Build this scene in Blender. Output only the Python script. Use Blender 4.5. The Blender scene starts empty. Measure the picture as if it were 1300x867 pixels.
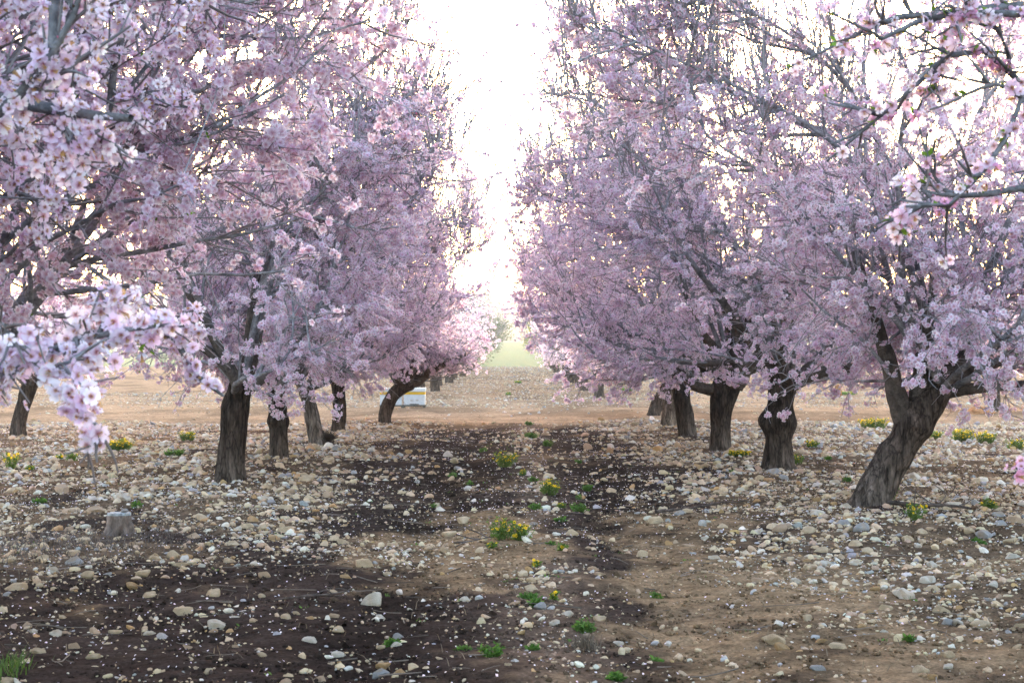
import bpy, math, random
import numpy as np

C = bpy.context.scene.collection
SC = bpy.context.scene
R = math.radians
# ----------------------------------------------------------------- camera, sky, sun, exposure
CAM_H, F = 1.3, 2100.0           # eye height (m), focal length in pixels of the 1300 px photograph
VX, VY = 655.0, 460.0            # vanishing point of the lane
cam_d = bpy.data.cameras.new('camera')
cam = bpy.data.objects.new('camera', cam_d); C.objects.link(cam)
cam_d.sensor_width = 36.0
cam_d.lens = F / 1300 * 36.0
cam_d.clip_start, cam_d.clip_end = 0.1, 6000.0
cam.location = (0, 0, CAM_H)
cam.rotation_euler = (R(90) + math.atan(26.5 / F), 0, math.atan(5.0 / F))
cam_d.dof.use_dof = True
cam_d.dof.focus_distance = 19.0
cam_d.dof.aperture_fstop = 13.0
SC.camera = cam

SUN_EL, SUN_AZ = R(5.0), R(-1.0)   # low, straight down the lane
w = bpy.data.worlds.new('World'); SC.world = w; w.use_nodes = True
nt = w.node_tree; nt.nodes.clear()
sky = nt.nodes.new('ShaderNodeTexSky'); sky.sky_type = 'NISHITA'; sky.sun_disc = False
sky.sun_elevation = SUN_EL; sky.sun_rotation = SUN_AZ
sky.air_density = 1.0; sky.dust_density = 2.8; sky.ozone_density = 1.0
bg = nt.nodes.new('ShaderNodeBackground'); bg.inputs['Strength'].default_value = 0.15
wo = nt.nodes.new('ShaderNodeOutputWorld')
tint = nt.nodes.new('ShaderNodeVectorMath'); tint.operation = 'MULTIPLY'; tint.inputs[1].default_value = (0.98, 0.97, 1.06)   # colour multiplier, shifts the sky slightly towards blue
nt.links.new(sky.outputs[0], tint.inputs[0]); nt.links.new(tint.outputs[0], bg.inputs['Color']); nt.links.new(bg.outputs[0], wo.inputs['Surface'])

sun_d = bpy.data.lights.new('sun', 'SUN'); sun = bpy.data.objects.new('sun', sun_d); C.objects.link(sun)
sun_d.energy = 2.0; sun_d.angle = R(10.0); sun_d.color = (1.0, 0.93, 0.84)
sd = np.array([math.sin(SUN_AZ) * math.cos(SUN_EL), math.cos(SUN_AZ) * math.cos(SUN_EL), math.sin(SUN_EL)])
import mathutils
sun.rotation_euler = mathutils.Vector(sd).to_track_quat('Z', 'Y').to_euler()
sun.location = (0, 60, 30)
SC.view_settings.view_transform = 'Standard'; SC.view_settings.look = 'None'
SC.view_settings.gamma = 1.0; SC.view_settings.use_curve_mapping = False
SC.view_settings.exposure = 3.72
SC.cycles.max_bounces = 16; SC.cycles.diffuse_bounces = 7; SC.cycles.transmission_bounces = 10
SC.cycles.glossy_bounces = 2; SC.cycles.volume_bounces = 0
SC.cycles.use_denoising = True; SC.cycles.use_adaptive_sampling = False; SC.cycles.sample_clamp_indirect = 4.0
SC.cycles.caustics_reflective = False; SC.cycles.caustics_refractive = False

# ----------------------------------------------------------------- helpers
def hash2(ix, iy, seed):
    h = (ix.astype(np.int64) * 374761393 + iy.astype(np.int64) * 668265263 + seed * 974634557) & 0xFFFFFFFF
    h = ((h ^ (h >> 13)) * 1274126177) & 0xFFFFFFFF
    return ((h ^ (h >> 16)) & 0xFFFFFF) / float(0xFFFFFF)

def vnoise(x, y, seed=0):
    x = np.asarray(x, float); y = np.asarray(y, float)
    ix, iy = np.floor(x), np.floor(y); fx, fy = x - ix, y - iy
    fx, fy = fx * fx * (3 - 2 * fx), fy * fy * (3 - 2 * fy)
    a, b = hash2(ix, iy, seed), hash2(ix + 1, iy, seed)
    c, d = hash2(ix, iy + 1, seed), hash2(ix + 1, iy + 1, seed)
    return (a * (1 - fx) + b * fx) * (1 - fy) + (c * (1 - fx) + d * fx) * fy   # 0..1

def fbm(x, y, scale, octaves=3, seed=0):
    s, a, t = 0.0, 1.0, 0.0
    for k in range(octaves):
        s = s + a * vnoise(np.asarray(x) / scale * 2 ** k + 17.3 * k, np.asarray(y) / scale * 2 ** k + 5.1 * k, seed + k)
        t += a; a *= 0.5
    return s / t

def sstep(a, b, x):
    t = np.clip((np.asarray(x, float) - a) / (b - a), 0, 1); return t * t * (3 - 2 * t)

def norm(v):
    return v / np.maximum(np.linalg.norm(v, axis=-1, keepdims=True), 1e-9)

def terrain(x, y):
    x = np.asarray(x, float); y = np.asarray(y, float)
    rise = 0.92 * sstep(46, 138, y) - 4.0 * sstep(142, 200, y) + 10.5 * sstep(215, 520, y)
    near = 1 - sstep(60, 140, y)
    bumps = (fbm(x, y, 2.2, 3, 3) - 0.5) * 0.10 + (fbm(x, y, 0.45, 3, 9) - 0.5) * 0.055
    rows = 0.05 * np.exp(-((np.abs(x) - 3.1) / 1.0) ** 2)
    ruts = -0.035 * np.exp(-((np.abs(x - 0.05) - 0.75) / 0.28) ** 2) * (1 - sstep(33, 36, y))
    return rise + near * (bumps + rows + ruts)

def G(px, py):
    """a pixel of the photograph on the flat ground -> (x, y)"""
    d = F * CAM_H / (py - VY); return (px - VX) * d / F, d

def new_mesh(name, V, faces, col=None, mat=None, smooth=False):
    """faces: list of int arrays (k, n); every array holds polygons with n corners"""
    me = bpy.data.meshes.new(name)
    V = np.ascontiguousarray(V, np.float32)
    me.vertices.add(len(V)); me.vertices.foreach_set('co', V.ravel())
    faces = [np.asarray(f, np.int32) for f in faces if len(f)]
    loops = np.concatenate([f.ravel() for f in faces])
    tot = np.concatenate([np.full(len(f), f.shape[1], np.int32) for f in faces])
    start = np.concatenate([[0], np.cumsum(tot)[:-1]]).astype(np.int32)
    me.loops.add(len(loops)); me.loops.foreach_set('vertex_index', loops)
    me.polygons.add(len(tot)); me.polygons.foreach_set('loop_start', start)
    me.polygons.foreach_set('use_smooth', np.full(len(tot), smooth, bool))
    me.update(calc_edges=True)
    if col is not None:
        a = me.attributes.new('Col', 'FLOAT_COLOR', 'POINT')
        c = np.ones((len(V), 4), np.float32); c[:, :3] = col
        a.data.foreach_set('color', c.ravel())
    if mat: me.materials.append(mat)
    return me

def link(name, me, parent=None, **props):
    o = bpy.data.objects.new(name, me); C.objects.link(o)
    if parent is not None: o.parent = parent
    for k, v in props.items(): o[k] = v
    return o

def empty(name, loc, label, cat, group=None):
    o = bpy.data.objects.new(name, None); C.objects.link(o)
    o.location = loc; o.empty_display_size = 0.2
    o['label'] = label; o['category'] = cat
    if group: o['group'] = group
    return o

NL = 22
class Acc:
    """collects pieces into one mesh"""
    def __init__(s): s.V, s.F, s.Cc, s.n = [], [], [], 0
    def add(s, V, faces, col):
        V = np.asarray(V, float); s.V.append(V)
        for f in faces: s.F.append(np.asarray(f, np.int64) + s.n)
        s.Cc.append(np.broadcast_to(np.asarray(col, float), (len(V), 3)))
        s.n += len(V)
    def mesh(s, name, mat, smooth=False):
        by = {}
        for f in s.F: by.setdefault(f.shape[1], []).append(f)
        return new_mesh(name, np.concatenate(s.V), [np.concatenate(v) for v in by.values()], np.concatenate(s.Cc), mat, smooth)

# ----------------------------------------------------------------- materials
def base_mat(name):
    m = bpy.data.materials.new(name); m.use_nodes = True
    n = m.node_tree; n.nodes.clear()
    out = n.nodes.new('ShaderNodeOutputMaterial')
    return m, n, out

def tex(n, kind, scale, coord, detail=4.0, rough=0.6):
    t = n.nodes.new(kind); t.inputs['Scale'].default_value = scale
    if kind == 'ShaderNodeTexNoise':
        t.inputs['Detail'].default_value = detail; t.inputs['Roughness'].default_value = rough
    n.links.new(coord, t.inputs['Vector']); return t

def col_mat(name, rough=0.9, spec=0.2, noise=None, bump=None, stretch=None, translucent=0.0, crack=None):
    """base colour from the mesh's own Col attribute, broken up by noise [(scale, lo, hi)] and bump [(scale, distance)]"""
    m, n, out = base_mat(name)
    at = n.nodes.new('ShaderNodeAttribute'); at.attribute_name = 'Col'
    tc = n.nodes.new('ShaderNodeTexCoord'); coord = tc.outputs['Object']
    if stretch:
        mp = n.nodes.new('ShaderNodeMapping'); mp.inputs['Scale'].default_value = stretch
        n.links.new(coord, mp.inputs['Vector']); coord = mp.outputs[0]
    c = at.outputs['Color']
    for sc, lo, hi in noise or []:
        t = tex(n, 'ShaderNodeTexNoise', sc, coord)
        mr = n.nodes.new('ShaderNodeMapRange'); mr.inputs['From Min'].default_value = 0.3; mr.inputs['From Max'].default_value = 0.7
        mr.inputs['To Min'].default_value = lo; mr.inputs['To Max'].default_value = hi
        n.links.new(t.outputs['Fac'], mr.inputs['Value'])
        vm = n.nodes.new('ShaderNodeVectorMath'); vm.operation = 'SCALE'
        n.links.new(c, vm.inputs[0]); n.links.new(mr.outputs[0], vm.inputs['Scale']); c = vm.outputs[0]
    if crack:                                             # dark fissures between bark plates
        wn = tex(n, 'ShaderNodeTexNoise', crack * 0.7, coord); wv = n.nodes.new('ShaderNodeVectorMath'); wv.operation = 'MULTIPLY_ADD'
        wv.inputs[1].default_value = (0.6, 0.6, 0.6); n.links.new(wn.outputs['Color'], wv.inputs[0]); n.links.new(coord, wv.inputs[2])
        vo = n.nodes.new('ShaderNodeTexVoronoi'); vo.feature = 'DISTANCE_TO_EDGE'; vo.inputs['Scale'].default_value = crack; n.links.new(wv.outputs[0], vo.inputs['Vector'])
        mr = n.nodes.new('ShaderNodeMapRange'); mr.inputs['From Min'].default_value = 0.0; mr.inputs['From Max'].default_value = 0.10; mr.inputs['To Min'].default_value = 0.38; mr.inputs['To Max'].default_value = 1.0
        n.links.new(vo.outputs['Distance'], mr.inputs['Value'])
        vm = n.nodes.new('ShaderNodeVectorMath'); vm.operation = 'SCALE'; n.links.new(c, vm.inputs[0]); n.links.new(mr.outputs[0], vm.inputs['Scale']); c = vm.outputs[0]
    p = n.nodes.new('ShaderNodeBsdfPrincipled')
    p.inputs['Roughness'].default_value = rough; p.inputs['Specular IOR Level'].default_value = spec
    n.links.new(c, p.inputs['Base Color'])
    prev = None
    for sc, dist in bump or []:
        t = tex(n, 'ShaderNodeTexNoise', sc, coord, 5.0, 0.65)
        b = n.nodes.new('ShaderNodeBump'); b.inputs['Strength'].default_value = 1.0; b.inputs['Distance'].default_value = dist
        n.links.new(t.outputs['Fac'], b.inputs['Height'])
        if prev: n.links.new(prev, b.inputs['Normal'])
        prev = b.outputs[0]
    if prev: n.links.new(prev, p.inputs['Normal'])
    sh = p.outputs[0]
    if translucent:
        tr = n.nodes.new('ShaderNodeBsdfTranslucent'); n.links.new(c, tr.inputs['Color'])
        mx = n.nodes.new('ShaderNodeMixShader'); mx.inputs[0].default_value = translucent
        n.links.new(sh, mx.inputs[1]); n.links.new(tr.outputs[0], mx.inputs[2]); sh = mx.outputs[0]
    n.links.new(sh, out.inputs['Surface'])
    return m

M_GROUND = col_mat('soil', 1.0, 0.0, [(1.3, 0.8, 1.2), (9.0, 0.65, 1.4), (55.0, 0.6, 1.45)], [(14.0, 0.03), (70.0, 0.012)])
M_STONE = col_mat('limestone', 0.95, 0.06, [(14.0, 0.8, 1.15), (80.0, 0.85, 1.12)], [(30.0, 0.008), (140.0, 0.003)])
M_BARK = col_mat('bark', 1.0, 0.02, [(1.2, 0.65, 1.4), (5.0, 0.35, 1.75), (16.0, 0.55, 1.5)], [(4.0, 0.06), (12.0, 0.03)], (3.6, 3.6, 0.8), crack=3.6)
M_LIMB = col_mat('limb_bark', 0.95, 0.08, [(5.0, 0.6, 1.35), (18.0, 0.5, 1.5), (60.0, 0.7, 1.3)], [(14.0, 0.02), (45.0, 0.008)])
M_TWIG = col_mat('twig_bark', 0.8, 0.25)
M_PETAL = col_mat('petals', 0.75, 0.15, translucent=0.5)
M_LEAF = col_mat('leaves', 0.6, 0.3, translucent=0.35)
M_PAINT = col_mat('painted_wood', 0.6, 0.3, [(6.0, 0.9, 1.06), (25.0, 0.9, 1.05)], [(60.0, 0.001)])
M_WOOD = col_mat('weathered_wood', 0.9, 0.15, [(8.0, 0.6, 1.4), (40.0, 0.7, 1.3)], [(18.0, 0.02), (60.0, 0.008)], (2.5, 2.5, 0.9))

# ----------------------------------------------------------------- the ground (one sheet out to the horizon)
def soft_ellipse(x, y, cx, cy, rx, ry, soft=0.5):
    q = np.sqrt(((x - cx) / rx) ** 2 + ((y - cy) / ry) ** 2)
    return 1 - sstep(1 - soft, 1 + soft, q)

def zones(x, y):
    """(dark, stony, sand, far) weights on the ground"""
    wx = x + (fbm(x, y, 1.6, 3, 21) - 0.5) * 1.3; wy = y + (fbm(x, y, 2.0, 3, 33) - 0.5) * 4.0
    far = sstep(33.0, 35.5, y + (fbm(x, y, 1.2, 3, 5) - 0.5) * 3.0)
    sand = np.clip(soft_ellipse(wx, wy, -0.55, 11.4, 0.75, 2.0, .8) + soft_ellipse(wx, wy, 1.05, 10.8, 0.62, 3.0, .8)
                   + 0.8 * soft_ellipse(wx, wy, 1.1, 7.2, 0.65, 2.6, .8) + 0.6 * soft_ellipse(wx, wy, 2.6, 8.6, 1.4, 2.2, .8), 0, 1)
    sand = sand * (1 - 0.75 * np.exp(-((wx - 0.2) / 0.2) ** 2))
    sand = sstep(0.05, 1.0, sand + (fbm(x, y * 0.45, 0.6, 5, 101) - 0.5) * 1.5 + (fbm(x, y * 0.7, 0.16, 3, 105) - 0.5) * 1.0 - 0.04) * 0.9
    lane = 1 - sstep(1.2, 2.1, np.abs(wx + 0.2))
    stony = np.clip(sstep(1.3, 2.4, np.abs(wx + 0.15)) * sstep(0.35, 0.62, fbm(x, y, 1.5, 3, 77) + 0.12), 0, 1)
    stony = np.where((x < 0), stony * sstep(8.6, 12.5, wy), stony); stony = sstep(0.2, 0.8, stony + (fbm(x, y, 0.3, 4, 111) - 0.5) * 0.9 + (fbm(x, y * 0.7, 0.14, 3, 115) - 0.5) * 0.8)
    return lane, stony, sand, far

def ground_colour(x, y):
    lane, stony, sand, far = zones(x, y)
    dark = np.array([0.046, 0.032, 0.027]); brown = np.array([0.115, 0.077, 0.051]); tan = np.array([0.255, 0.168, 0.10])
    light = np.array([0.29, 0.20, 0.132]); green = np.array([0.035, 0.095, 0.022])
    f = lambda m: np.asarray(m)[..., None]
    c = dark * (1 - f(stony)) + brown * f(stony)
    n = f(fbm(x, y, 0.7, 4, 55))
    c = c * (0.7 + 0.6 * n)
    wv = (fbm(x, y * 0.4, 0.8, 3, 131) - 0.5) * 0.5
    tr = np.exp(-((np.abs(x - 0.15 + wv) - 0.85) / 0.42) ** 2); st = np.exp(-((x - 0.2 + wv * .5) / 0.26) ** 2) * sstep(0.35, 0.6, fbm(x, y * 0.4, 0.6, 3, 133))
    c = c * (1 - 0.38 * f(tr)) + 0.65 * brown * f(st * (1 - sstep(33, 35, y)))
    c = c * (1 - f(sand)) + tan * (0.75 + 0.5 * n) * f(sand)
    patch = sstep(0.42, 0.68, fbm(x, y * 0.35, 1.2, 3, 91))
    lightc = light * (0.72 + 0.5 * n) * (1 - 0.35 * f(patch))
    strip = 0.5 * np.exp(-((np.abs(x - 0.2)) / 0.7) ** 2) * sstep(50, 60, y) + 0.35 * np.exp(-((y - 37.0) / 0.5) ** 2) + 0.3 * np.exp(-((y - 43.0) / 0.5) ** 2)
    lightc = lightc * (1 - 0.6 * f(strip)) + 0.25 * brown * f(strip)
    c = c * (1 - f(far)) + lightc * f(far)
    g = f(sstep(150, 165, y))
    c = c * (1 - g) + green * (0.8 + 0.4 * f(fbm(x, y, 30, 3, 8))) * g
    return c

rows = np.concatenate([np.linspace(-60, 1.5, 40), 2.0 * 1.0064 ** np.arange(0, 672), np.geomspace(148, 1400, 60)])
u = np.linspace(-1, 1, 521); u = np.sign(u) * np.abs(u) ** 1.25
gy = np.repeat(rows, len(u)).reshape(len(rows), len(u))
gx = u[None, :] * (7 + 0.50 * np.abs(gy))
gz = terrain(gx, gy)
near = (gy > 3) & (gy < 40)
gz = gz + near * ((fbm(gx, gy, 0.13, 2, 13) - 0.5) * 0.03)
gc = ground_colour(gx, gy)
nr, nc = gx.shape
idx = np.arange(nr * nc).reshape(nr, nc)
quads = np.stack([idx[:-1, :-1], idx[:-1, 1:], idx[1:, 1:], idx[1:, :-1]], -1).reshape(-1, 4)
link('ground', new_mesh('ground', np.stack([gx, gy, gz], -1).reshape(-1, 3), [quads], gc.reshape(-1, 3), M_GROUND, True), kind='structure')

# a low bare hill closing the view beyond the green field
hx = np.linspace(-900, 900, 90); hy = np.linspace(560, 1300, 50)
HX, HY = np.meshgrid(hx, hy)
HZ = 5.5 + 31 * np.sin(np.clip((HY - 560) / 740, 0, 1) * math.pi) * (0.85 + 0.3 * fbm(HX, HY, 260, 3, 4)) - 4.0 * (np.abs(HX) / 900) ** 2
hi = np.arange(HX.size).reshape(HX.shape)
hq = np.stack([hi[:-1, :-1], hi[:-1, 1:], hi[1:, 1:], hi[1:, :-1]], -1).reshape(-1, 4)
hc = np.array([0.13, 0.105, 0.055]) * (0.7 + 0.6 * fbm(HX, HY, 60, 3, 40))[..., None]
link('hill', new_mesh('hill', np.stack([HX, HY, HZ], -1).reshape(-1, 3), [hq], hc.reshape(-1, 3), M_GROUND, True), kind='structure')

# ----------------------------------------------------------------- tubes and branches
def tubes(P, Rr, sides, close=False):
    """P (m, n, 3), Rr (m, n) -> verts, quads"""
    m, n, _ = P.shape
    T = norm(np.gradient(P, axis=1))
    mean = norm(T.mean(1))
    ref = np.where(np.abs(mean[:, 2:3]) > 0.85, np.array([[1.0, 0, 0]]), np.array([[0, 0, 1.0]]))[:, None, :]
    U = norm(np.cross(T, ref)); W = np.cross(T, U)
    a = np.arange(sides) * 2 * math.pi / sides
    V = P[:, :, None, :] + Rr[:, :, None, None] * (np.cos(a)[None, None, :, None] * U[:, :, None, :] + np.sin(a)[None, None, :, None] * W[:, :, None, :])
    ii = np.arange(m * n * sides).reshape(m, n, sides); jn = np.roll(ii, -1, axis=2)
    q = np.stack([ii[:, :-1], jn[:, :-1], jn[:, 1:], ii[:, 1:]], -1).reshape(-1, 4)
    return V.reshape(-1, 3), q

def grow(S, D, L, n, wander, trop, rng, curve=None):
    m = len(S); P = np.empty((m, n + 1, 3)); P[:, 0] = S
    D = norm(D)
    for k in range(n):
        D = norm(D + rng.normal(0, wander, (m, 3)) + trop)
        P[:, k + 1] = P[:, k] + D * (L / n)[:, None]
    return P

def along(P, par, t):
    n = P.shape[1] - 1
    s = np.clip(t, 0, 0.9999) * n; i = s.astype(int); f = (s - i)[:, None]
    a, b = P[par, i], P[par, i + 1]
    return a * (1 - f) + b * f, norm(b - a)

def resample(pts, n):
    pts = np.asarray(pts, float)
    if len(pts) > 2:                                   # Catmull-Rom
        e = np.vstack([2 * pts[0] - pts[1], pts, 2 * pts[-1] - pts[-2]])
        out = []
        for i in range(1, len(e) - 2):
            for t in np.linspace(0, 1, 8, endpoint=False):
                p0, p1, p2, p3 = e[i - 1], e[i], e[i + 1], e[i + 2]
                out.append(0.5 * ((2 * p1) + (-p0 + p2) * t + (2 * p0 - 5 * p1 + 4 * p2 - p3) * t * t + (-p0 + 3 * p1 - 3 * p2 + p3) * t ** 3))
        out.append(pts[-1]); pts = np.array(out)
    seg = np.linalg.norm(np.diff(pts[:, :3], axis=0), axis=1); s = np.concatenate([[0], np.cumsum(seg)])
    q = np.linspace(0, s[-1], n)
    return np.stack([np.interp(q, s, pts[:, k]) for k in range(pts.shape[1])], -1)

def perp(T, rng):
    return norm(np.cross(T, rng.normal(0, 1, T.shape)))

# ----------------------------------------------------------------- blossoms
def flower_mesh(lod):
    """unit flower facing +Z (radius 1), one connected piece: verts, quads, triangles, weight toward the petal tip, stamen flag"""
    V, Q, T3, tip, st = [(0, 0, 0)], [], [], [0.0], [1]
    for k in range(5):
        a = k * 2 * math.pi / 5; ca, sa = math.cos(a), math.sin(a)
        if lod == 0:
            prof = [(-.26, .42, .10), (0, .45, .05), (.26, .42, .10), (-.43, .75, .17), (0, .78, .10), (.43, .75, .17), (-.22, 1.0, .26), (0, .91, .20), (.22, 1.0, .26)]
            q = [(0, 3, 2, 1), (1, 2, 5, 4), (2, 3, 6, 5), (4, 5, 8, 7), (5, 6, 9, 8)]
        elif lod == 1:
            prof = [(.43, .68, .16), (.22, 1.0, .24), (0, .9, .15), (-.22, 1.0, .24), (-.43, .68, .16)]
            q = [(0, 1, 2, 3), (0, 3, 4, 5)]
        else:
            prof = [(.46, .72, .16), (0, 1.0, .2), (-.46, .72, .16)]
            q = [(0, 1, 2, 3)]
        b = len(V) - 1
        for (px, py, pz) in prof:
            V.append((px * ca - py * sa, px * sa + py * ca, pz)); tip.append(min(1.0, (0.25 if lod == 0 else 0.45) + max(0, py - 0.2) / 0.5)); st.append(0)
        Q += [tuple(0 if i == 0 else b + i for i in f) for f in q]
    if lod < 2:
        ns = 8 if lod == 0 else 4
        for k in range(ns):                              # stamens
            a = k * 2 * math.pi / ns + 0.3; r = 0.27; b = len(V)
            for (x, y, z) in ((r * math.cos(a + .24), r * math.sin(a + .24), .36), (r * math.cos(a - .24), r * math.sin(a - .24), .36)):
                V.append((x, y, z)); tip.append(0); st.append(2)
            T3.append((0, b, b + 1))
    return np.array(V), np.array(Q), np.array(T3).reshape(-1, 3), np.array(tip), np.array(st)

FL = [flower_mesh(k) for k in range(3)]

def frames(N, rng):
    a = rng.normal(0, 1, N.shape); U = norm(np.cross(N, a)); W = np.cross(N, U); return U, W

def build_flowers(pos, nrm, size, lod, rng, palette):
    V0, Q0, T0, tip, st = FL[lod]
    m = len(pos); U, W = frames(nrm, rng)
    droop = np.where(rng.random(m) < 0.16, rng.uniform(2.2, 4.5, m), rng.uniform(0.2, 1.8, m))
    z = V0[None, :, 2] * droop[:, None]
    V = pos[:, None, :] + size[:, None, None] * (V0[None, :, 0, None] * U[:, None, :] + V0[None, :, 1, None] * W[:, None, :] + z[..., None] * nrm[:, None, :])
    V = V + rng.normal(0, 0.045, V.shape) * size[:, None, None]
    k = len(V0); off = (np.arange(m) * k)[:, None, None]
    Q = (Q0[None] + off).reshape(-1, 4); T3 = (T0[None] + off).reshape(-1, 3) if len(T0) else np.empty((0, 3), int)
    white, pink, heart = palette
    mix = np.clip(rng.beta(1.0, 1.7, m) if lod == 0 else rng.beta(0.6, 2.2, m), 0, 1)[:, None]
    edge = white * (1 - mix) + pink * mix
    edge = edge * rng.uniform(0.9, 1.06, (m, 1))
    tt = tip[None, :, None]
    base = heart * 0.6 + edge * 0.4
    col = edge[:, None, :] * tt + base[:, None, :] * (1 - tt)
    s = st[None, :, None]
    col = np.where(s == 1, np.array([0.34, 0.07, 0.12]) if lod == 0 else np.array([0.58, 0.28, 0.40]), np.where(s == 2, np.array([0.62, 0.42, 0.16]) if lod == 0 else np.array([0.60, 0.42, 0.34]), col))
    return V.reshape(-1, 3), Q, T3, np.minimum(col, 0.95).reshape(-1, 3)

def build_buds(pos, nrm, size, rng, colour):
    """small pointed four-sided buds"""
    m = len(pos); U, W = frames(nrm, rng); s = size[:, None]
    ring = [pos + s * (.45 * math.cos(a)) * U + s * (.45 * math.sin(a)) * W + s * .5 * nrm for a in (0, 2.1, 4.2)]
    V = np.stack([pos, *ring, pos + s * 1.25 * nrm], 1)
    o = (np.arange(m) * 5)[:, None, None]
    T = np.array([(0, 2, 1), (0, 3, 2), (0, 1, 3), (1, 2, 4), (2, 3, 4), (3, 1, 4)])
    c = colour(m)[:, None, :] * np.ones((1, 5, 1))
    return V.reshape(-1, 3), (T[None] + o).reshape(-1, 3), c.reshape(-1, 3)

def build_leaves(pos, dirs, size, rng, colour):
    m = len(pos); U, W = frames(dirs, rng); s = size[:, None]
    V = np.stack([pos, pos + s * (.5 * dirs + .24 * U + .06 * W), pos + s * dirs - s * 0.12 * W, pos + s * (.5 * dirs - .24 * U + .06 * W)], 1)
    Q = np.arange(m * 4).reshape(m, 4)
    return V.reshape(-1, 3), Q, (colour(m)[:, None, :] * np.ones((1, 4, 1))).reshape(-1, 3)

WHITE, PINK, HEART = np.array([0.93, 0.89, 0.97]), np.array([0.82, 0.60, 0.84]), np.array([0.66, 0.20, 0.36])
def bud_colour(rng):
    def f(m):
        k = rng.random((m, 1)); pk = np.array([0.62, 0.20, 0.34]); br = np.array([0.14, 0.085, 0.055])
        return np.where(k < 0.4, pk * rng.uniform(.8, 1.2, (m, 1)), br * rng.uniform(.7, 1.5, (m, 1)))
    return f
def leaf_colour(rng):
    return lambda m: np.array([0.16, 0.30, 0.035]) * rng.uniform(0.6, 1.3, (m, 1)) + rng.uniform(0, .05, (m, 1)) * np.array([1, .6, 0])

# ----------------------------------------------------------------- trees
def trunk_mesh(path, rng, colour, tone=None, burls=(), sides=30, rings=34, hollow=None):
    """path rows: x, y, z, radius. A knotted, ridged trunk with a root flare, closed at the top"""
    P = resample(path, rings); r = P[:, 3]; P = P[:, :3]
    t = np.linspace(0, 1, rings); a = np.arange(sides) * 2 * math.pi / sides
    r = r * (1 + 0.16 * np.exp(-t / 0.09))
    T = norm(np.gradient(P, axis=0)); kf = (1 - sstep(0.0, 0.35, t))[:, None]; T = norm(T * (1 - kf) + np.array([[0, 0, 1.0]]) * kf); U = norm(np.cross(T, np.array([[0, 1.0, 0.01]]))); W = np.cross(T, U)
    A, TT = np.meshgrid(a, t)
    sd_ = int(rng.integers(1000))
    cx, cy = np.cos(A), np.sin(A)
    ridge = (fbm(cx * 3 + 10, cy * 3 + TT * 3, 1.0, 3, sd_) - 0.5) * 0.22 + (fbm(cx * 7 + TT * 2, cy * 7 + 30, 1.0, 2, sd_ + 9) - 0.5) * 0.14
    lump = (fbm(cx * 1.2 + 40, cy * 1.2 + TT * 6, 1.0, 2, sd_ + 5) - 0.5) * 0.28
    root = 0.15 * np.exp(-TT / 0.07) * np.cos(A * 4 + sd_)
    rad = r[:, None] * (1 + ridge + lump + root)
    for (bt, bw, bh, ba) in burls:
        rad = rad * (1 + bh * np.exp(-((TT - bt) / bw) ** 2) * (0.75 + 0.25 * np.cos(A - ba)))
    dark = np.ones_like(rad)
    if hollow:
        ht, ha, hw, hh = hollow
        da = np.angle(np.exp(1j * (A - ha)))
        k = np.exp(-((TT - ht) / hh) ** 2 - (da / hw) ** 2)
        rad = rad * (1 - 0.45 * k); dark = 1 - 0.5 * k
    V = P[:, None, :] + rad[..., None] * (cx[..., None] * U[:, None, :] + cy[..., None] * W[:, None, :])
    ii = np.arange(rings * sides).reshape(rings, sides); jn = np.roll(ii, -1, 1)
    q = np.stack([ii[:-1], jn[:-1], jn[1:], ii[1:]], -1).reshape(-1, 4)
    V = np.vstack([V.reshape(-1, 3), P[-1] + T[-1] * r[-1] * 0.5]); top = len(V) - 1
    tri = np.stack([ii[-1], jn[-1], np.full(sides, top)], -1)
    n = fbm(cx * 4 + TT * 2, cy * 4 + TT * 5, 1.0, 3, sd_ + 3)
    low = np.array([0.105, 0.083, 0.07]) if tone is None else np.array(tone)
    mixl = np.clip(sstep(0.5, 0.0, TT + (n - 0.5) * 0.5), 0, 1)[..., None] * 0.65
    c = (np.array(colour) * (1 - mixl) + low * mixl) * (0.65 + 0.7 * n)[..., None] * dark[..., None]
    c = np.vstack([c.reshape(-1, 3), np.array(colour)])
    return new_mesh('trunk', V, [q, tri], c, M_BARK, True)

def limb_points(top, az, el, length, bend, rng, n=NL):
    D = np.array([[math.cos(az) * math.cos(el), math.sin(az) * math.cos(el), math.sin(el)]])
    P = grow(np.array([top]), D, np.array([length]), n - 1, 0.085, np.array([[0, 0, bend * 0.55]]), rng)
    return P[0]

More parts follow.
